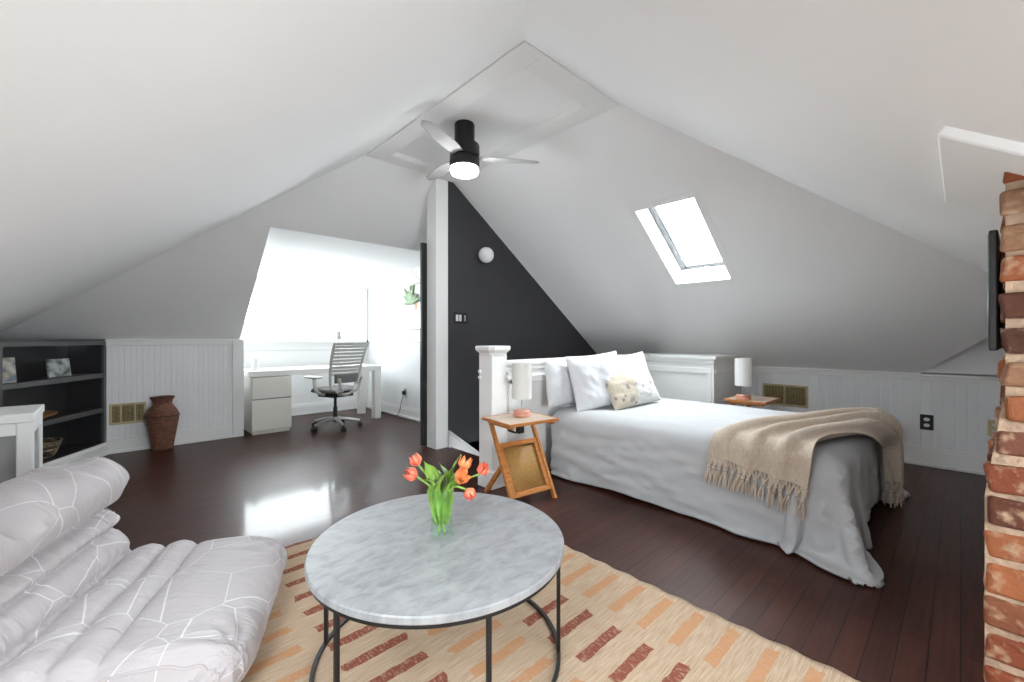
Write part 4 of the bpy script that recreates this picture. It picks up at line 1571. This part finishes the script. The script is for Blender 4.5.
def drape(gx, gy, z0, lo, hi, r, steps, pin, seed, iters=10, grav=-9.8, floor=.012):
    """settle a square-woven cloth over a rounded box; gx, gy are its flat coordinates (ny, nx)"""
    ny, nx = gx.shape
    rs = np.random.RandomState(seed)
    Pn = np.stack([gx, gy, np.full_like(gx, z0)], -1).astype(float)
    Pn[..., 2] += rs.uniform(-.002, .002, gx.shape)
    F2 = np.stack([gx, gy], -1)
    # spread start: cloth beyond the box starts tilted downwards
    V = np.zeros_like(Pn)
    wgt = np.where(pin, 0., 1.)
    c = (np.array(lo) + np.array(hi)) / 2
    hb = (np.array(hi) - np.array(lo)) / 2 - r
    cons = []
    def add(sa, sb, k):
        for par in (0, 1):
            cons.append((sa[par], sb[par], k))
    I, J = np.meshgrid(np.arange(ny), np.arange(nx), indexing='ij')
    def pairs(di, dj, k, key):
        m = (I + di < ny) & (J + dj >= 0) & (J + dj < nx)
        ia, ja = I[m], J[m]
        ib, jb = ia + di, ja + dj
        kk = key(ia, ja)
        for par in (0, 1):
            q = kk == par
            A, B = ia[q] * nx + ja[q], ib[q] * nx + jb[q]
            L = np.linalg.norm(F2.reshape(-1, 2)[A] - F2.reshape(-1, 2)[B], axis=1)
            cons.append((A, B, L, k))
    pairs(0, 1, 1., lambda i, j: j % 2)
    pairs(1, 0, 1., lambda i, j: i % 2)
    pairs(1, 1, .5, lambda i, j: i % 2)
    pairs(1, -1, .5, lambda i, j: i % 2)
    pairs(0, 2, .03, lambda i, j: (j // 2) % 2)
    pairs(2, 0, .03, lambda i, j: (i // 2) % 2)
    X = Pn.reshape(-1, 3)
    V = V.reshape(-1, 3)
    W = wgt.reshape(-1)
    dt = 1 / 50
    for st in range(steps):
        old = X.copy()
        V[:, 2] += grav * dt * W
        V *= .975
        X = X + V * dt * W[:, None]
        for it in range(iters):
            for A, B, L, k in cons:
                d = X[B] - X[A]
                n = np.sqrt((d * d).sum(1)) + 1e-9
                wa, wb = W[A], W[B]
                s = wa + wb
                s[s == 0] = 1
                corr = d * ((n - L) / n * k / s)[:, None]
                X[A] += corr * wa[:, None]
                X[B] -= corr * wb[:, None]
            if it % 3 == 2 or it == iters - 1:
                q = X - c
                cl = np.clip(q, -hb, hb)
                d = q - cl
                n = np.sqrt((d * d).sum(1))
                ins = n < 1e-9
                hit = (n < r) & ~ins & (W > 0)
                X[hit] = c + cl[hit] + d[hit] / n[hit][:, None] * r
                if ins.any():
                    qi = q[ins]
                    gap = hb - np.abs(qi)
                    ax = gap.argmin(1)
                    rr = np.arange(len(qi))
                    qi[rr, ax] = np.sign(qi[rr, ax]) * (hb[ax] + r)
                    X[ins] = c + qi
                    hit = hit | ins
                X[:, 2] = np.maximum(X[:, 2], floor)
        V = (X - old) / dt
        q = X - c
        d = q - np.clip(q, -hb, hb)
        touch = (d * d).sum(1) < (r + .004) ** 2
        V[touch] *= .55
        V[X[:, 2] < floor + .003] *= .4
    return X.reshape(ny, nx, 3)

nx, ny = 84, 84
u = np.linspace(0, 1, nx)
v = np.linspace(0, 1, ny)
GX, GY = np.meshgrid(u, v)
fx0, fx1 = BX0 - .425, BX1 + .40
fy0, fy1 = BY0 - .44, 2.43
gx = fx0 + (fx1 - fx0) * GX
gy = fy0 + (fy1 - fy0) * GY
# the hem is not quite straight: it rides up a little towards the head and dips near the foot corner
gx = gx - .03 * np.clip(1 - GX * 4, 0, 1) * np.exp(-((GY - .30) / .12) ** 2) + .015 * np.clip(1 - GX * 4, 0, 1) * np.sin(GY * 11)
gy = gy + .06 * np.clip(1 - GY * 5, 0, 1) * np.exp(-((GX - .55) / .18) ** 2)
for sx_, ex_ in ((1, BX0), (-1, BX1)):       # rounded foot corners
    da, dc_ = np.maximum((ex_ - gx) * sx_, 0), np.maximum(BY0 - gy, 0)
    L_ = np.sqrt(da * da + dc_ * dc_) + 1e-9
    k_ = np.where((da > 0) & (dc_ > 0), np.minimum(1, .43 / L_), 1)
    gx = np.where(k_ < 1, ex_ - sx_ * da * k_, gx)
    gy = np.where(k_ < 1, BY0 - dc_ * k_, gy)
pin = (gx > BX0 + .10) & (gx < BX1 - .10) & (gy > BY0 + .12)
CP = drape(gx, gy, BT + .006, (BX0 - .012, BY0 - .012, 0), (BX1 + .012, BY1 + .3, BT + .004), .075, 190, pin, 3)
P = []
for i in range(ny):
    rowp = []
    for j in range(nx):
        x, y, z = CP[i, j]
        inb = smoothstep(0, .12, x - BX0) * smoothstep(0, .12, BX1 - x) * smoothstep(0, .12, y - BY0)
        puff = inb * (.022 + .012 * noise.noise((x * 2.2, y * 2.2, 0.)) + .005 * noise.noise((x * 6, y * 6, 4.)))
        side = 1 - inb
        rdg = (1 - abs(noise.noise((x * 2.5, y * 2.2 + 3, z * 11)))) ** 6
        rdg2 = (1 - abs(noise.noise((x * 5 + 9, y * 4.5, z * 17)))) ** 6
        fall = smoothstep(BT + .01, BT - .10, z)
        x -= fall * smoothstep(BX0 + .25, BX0 + .1, x) * (.020 * rdg + .009 * rdg2)
        y -= fall * smoothstep(BY0 + .2, BY0 + .08, y) * (.016 * rdg + .008 * rdg2)
        x += side * .010 * noise.noise((x * 3, y * 6 + z * 3, z * 5))
        y += side * .010 * noise.noise((x * 6, y * 3, z * 5 + 7))
        rowp.append((x, y, max(.010, z + puff)))
    P.append(rowp)
DUV = P
b = MB()
b.grid(P)
o = b.build('duvet', 'linen', subsurf=1)
md = o.modifiers.new('thickness', 'SOLIDIFY')
md.thickness = .014
md.offset = 1 if sum(f.normal.z for f in o.data.polygons) > 0 else -1
tag(o, 'plain white duvet spread over the bed and hanging down its sides', 'duvet')
# ------------------------------------------------------------------ pillows
def pillow(name, label, m, w, h, t, loc, rot, group=None, corner=.06, seed=0., cat='pillow'):
    """soft rectangular pillow standing on its long edge: local x across, z up, y thickness"""
    nu, nv = 34, 28
    def surf(s):
        P = []
        for i in range(nu + 1):
            rowp = []
            for j in range(nv + 1):
                a, c = 2 * i / nu - 1, 2 * j / nv - 1
                pin_x = 1 - corner * (1 - abs(c) ** 1.6) * abs(a) ** 2.5
                pin_z = 1 - corner * (1 - abs(a) ** 1.6) * abs(c) ** 2.5
                x, z = a * w / 2 * pin_x, c * h / 2 * pin_z
                th = (max(0, 1 - abs(a) ** 2.6) * max(0, 1 - abs(c) ** 2.6)) ** .55
                wr = 1 + .22 * noise.noise((a * 2.1 + seed, c * 2.1, seed)) + .16 * noise.noise((a * 5 + c * 2 + seed, c * 4, seed + 3))
                y = s * t / 2 * th * wr
                # drawn folds running in from the corners
                k = math.exp(-((abs(a) - abs(c)) / .16) ** 2) * (a * a + c * c) * .5
                y += s * th * .010 * math.sin((abs(a) - abs(c)) * 34) * k
                rowp.append((x, y, z))
            P.append(rowp)
        return P
    b = MB()
    b.grid(surf(-1))
    b.grid(surf(1))
    o = b.build(name, m, angle=80, weld=True)
    o.location = loc
    o.rotation_euler = rot
    return tag(o, label, cat, group)
R = math.radians
pillow('bed_pillow', 'white pillow furthest left, mostly hidden behind the big front one', 'pillow', .52, .42, .15, (2.93, 2.415, .78), (R(-9), R(3), R(2)), 'white bed pillows', seed=1.)
pillow('bed_pillow', 'large white pillow leaning in front at the near side of the bed', 'pillow', .60, .50, .17, (3.14, 2.215, .80), (R(-16), R(-4), R(-14)), 'white bed pillows', seed=4.2)
pillow('bed_pillow', 'white pillow at the far side of the bed behind the patterned cushion', 'pillow', .64, .47, .17, (3.86, 2.33, .785), (R(-14), R(-5), R(-6)), 'white bed pillows', seed=7.7)
pillow('throw_cushion', 'cream lumbar cushion dabbed with dark spots and a tufted beige end', 'cushion', .68, .34, .15, (3.45, 2.06, .725), (R(-26), R(-3), R(-6)), None, corner=.05, seed=2.5, cat='cushion')

# ------------------------------------------------------------------ throw blanket laid across the foot of the bed
TOPZ = BT + .052
XE, YE = BX0 - .052, BY0 - .050             # where its fall begins on the near side and at the foot
rr_ = .07
def over(x, y, lift):
    """wrap flat coordinates round the bed's near and foot edges (rounded, then hanging)"""
    def side(d):                             # d = flat distance inside the edge; returns (offset outward, drop)
        if d > rr_:
            return None
        a = (rr_ - d) / rr_
        if a < PI / 2:
            return (rr_ * math.sin(a), rr_ * (1 - math.cos(a)), a)
        return (rr_, rr_ + (a - PI / 2) * rr_, PI / 2)
    sx, sy = side(x - XE), side(y - YE)
    px, py, pz = x, y, TOPZ
    nrm = Vector((0, 0, 1))
    if sx:
        px = XE + rr_ - sx[0]
        pz -= sx[1]
        nrm = Vector((-math.sin(sx[2]), 0, math.cos(sx[2])))
    if sy:
        py = YE + rr_ - sy[0]
        pz -= sy[1]
        nrm = Vector((nrm.x, -math.sin(sy[2]), min(nrm.z, math.cos(sy[2]))))
    return Vector((px, py, pz)) + nrm.normalized() * lift
ctr = catmull([(XE - .33, .83), (XE + .0, .80), (XE + .35, .73), (XE + .75, .58), (XE + 1.05, .46), (XE + 1.20, .33), (XE + 1.26, .16), (XE + 1.28, .06)][0:0] or
              [(XE - .135, .82, 0), (XE, .80, 0), (XE + .35, .74, 0), (XE + .75, .60, 0), (XE + 1.03, .50, 0), (XE + 1.20, .36, 0), (XE + 1.25, .17, 0), (XE + 1.26, .03, 0)], 12)
NT = len(ctr)
NB = 64
P = []
ends = ([], [])
for i in range(NT):
    t = i / (NT - 1)
    d = (ctr[min(i + 1, NT - 1)] - ctr[max(i - 1, 0)]).normalized()
    n = Vector((-d.y, d.x, 0))
    wd = .265 - .04 * smoothstep(.1, .5, t) - .10 * smoothstep(.5, .9, t)
    rowp = []
    for j in range(NB + 1):
        s = 2 * j / NB - 1
        # folds run lengthwise, a little sharper near the middle of the bed
        ph = s * 3.1 * PI + .7 * math.sin(t * 4 + s) + .4 * noise.noise((t * 3, s * 2, 0))
        amp = .013 + .016 * smoothstep(.03, .3, t) + .012 * smoothstep(.5, .8, t)
        lift = .012 + amp * (1 + math.copysign(abs(math.sin(ph)) ** .8, math.sin(ph))) + .012 * smoothstep(.3, .9, t) * (1 - s * s)
        lat = wd * (s + .05 * math.cos(ph) * (1 - s * s))
        p = ctr[i] + n * lat
        p.x += .015 * noise.noise((t * 5, s * 3, 8.))
        rowp.append(over(p.x, p.y, lift))
    P.append(rowp)
    if i == 0:
        ends[0].extend(rowp)
    if i == NT - 1:
        ends[1].extend(rowp)
th = thing('throw_blanket', 'oatmeal wool throw with knotted fringe across the foot of the bed', 'blanket')
b = MB()
b.grid(P)
b.build('cloth', 'throw', th, solid=.006, subsurf=1)
for row_, dn in ((P[0], (P[0], P[1])), (P[-1], (P[-1], P[-2]))):
    b = MB()
    pr = list(row_)
    for k in range(0, NB, 4):                # two cords gathered to a knot, then loose tassel ends
        a, c = pr[k], pr[min(k + 4, NB)]
        down = (Vector(dn[0][k]) - Vector(dn[1][k])).normalized()
        kn = (a + c) / 2 + down * rng.uniform(.055, .075)
        out_ = Vector((-.006, -.004, 0))
        for p_ in (a, (a + c) / 2, c):
            b.tube([p_, (p_ + kn) / 2 + out_, kn], .0055, 6)
        b.tube([kn - down * .008, kn, kn + down * .010], [.007, .0125, .007], 8)
        for q in range(5):
            w = Vector((rng.uniform(-.016, .016), rng.uniform(-.016, .016), 0))
            e = kn + down * rng.uniform(.085, .12) + w * 1.3
            b.tube([kn, kn + down * .045 + w, e], [.0055, .005, .0025], 6)
    b.build('fringe', 'throw', th)

# ------------------------------------------------------------------ daylight, added fill lamps and camera
wd_ = bpy.data.worlds.new('sky')
S.world = wd_
wd_.use_nodes = True
bg = wd_.node_tree.nodes['Background']
bg.inputs[0].default_value = (.90, .95, 1.0, 1)
bg.inputs[1].default_value = 3.0

def area(name, loc, normal, sx, sy, power, col=(1, 1, 1), up='Y'):
    L = bpy.data.lights.new(name, 'AREA')
    L.shape = 'RECTANGLE'
    L.size, L.size_y = sx, sy
    L.energy = power
    L.color = col
    o = bpy.data.objects.new(name, L)
    COL.objects.link(o)
    o.location = loc
    o.rotation_euler = Vector(normal).to_track_quat('-Z', up).to_euler()
    return o
area('dormer_daylight', ((WX0 + WX1) / 2, YW + .25, (WZ0 + WZ1) / 2 + .02), (0, -1, -.05), WX1 - WX0, WZ1 - WZ0, 25, (.93, .965, 1.), 'Z')
c = Ms @ Vector((sl / 2, sw / 2, D + .25))
area('skylight_daylight', c, tuple(-en), sw + .1, sl + .1, 52, (.93, .965, 1.))

area('overhead_fill', Mg @ Vector((gl / 2, gw / 2, D + .25)), tuple(-gn_), gw + .1, gl + .1, 25, (.93, .965, 1.))  # fill lamp outside the added skylight

area('front_fill', (.85, KL - .25, 1.0), (0, 1, 0), 1.0, 1.0, 24, (.93, .965, 1.), 'Z')  # fill lamp outside the added dormer window, behind the viewpoint

cam = bpy.data.cameras.new('camera')
cam.sensor_width = 36
cam.lens = 423 / 1024 * 36
cam.shift_y = -3 / 1024
cam.clip_start = .02
co_ = bpy.data.objects.new('camera', cam)
COL.objects.link(co_)
co_.location = (0, 0, 1.18)
a = math.atan2(.7275, .686)
co_.rotation_euler = (PI / 2, 0, a - PI / 2)
S.camera = co_

S.view_settings.view_transform = 'Standard'
S.view_settings.look = 'None'
S.view_settings.gamma = 1
S.view_settings.use_curve_mapping = False
S.view_settings.exposure = 1.3
S.cycles.max_bounces = 14
S.cycles.diffuse_bounces = 8
S.cycles.glossy_bounces = 4
S.cycles.transparent_max_bounces = 16
S.cycles.sample_clamp_indirect = 8
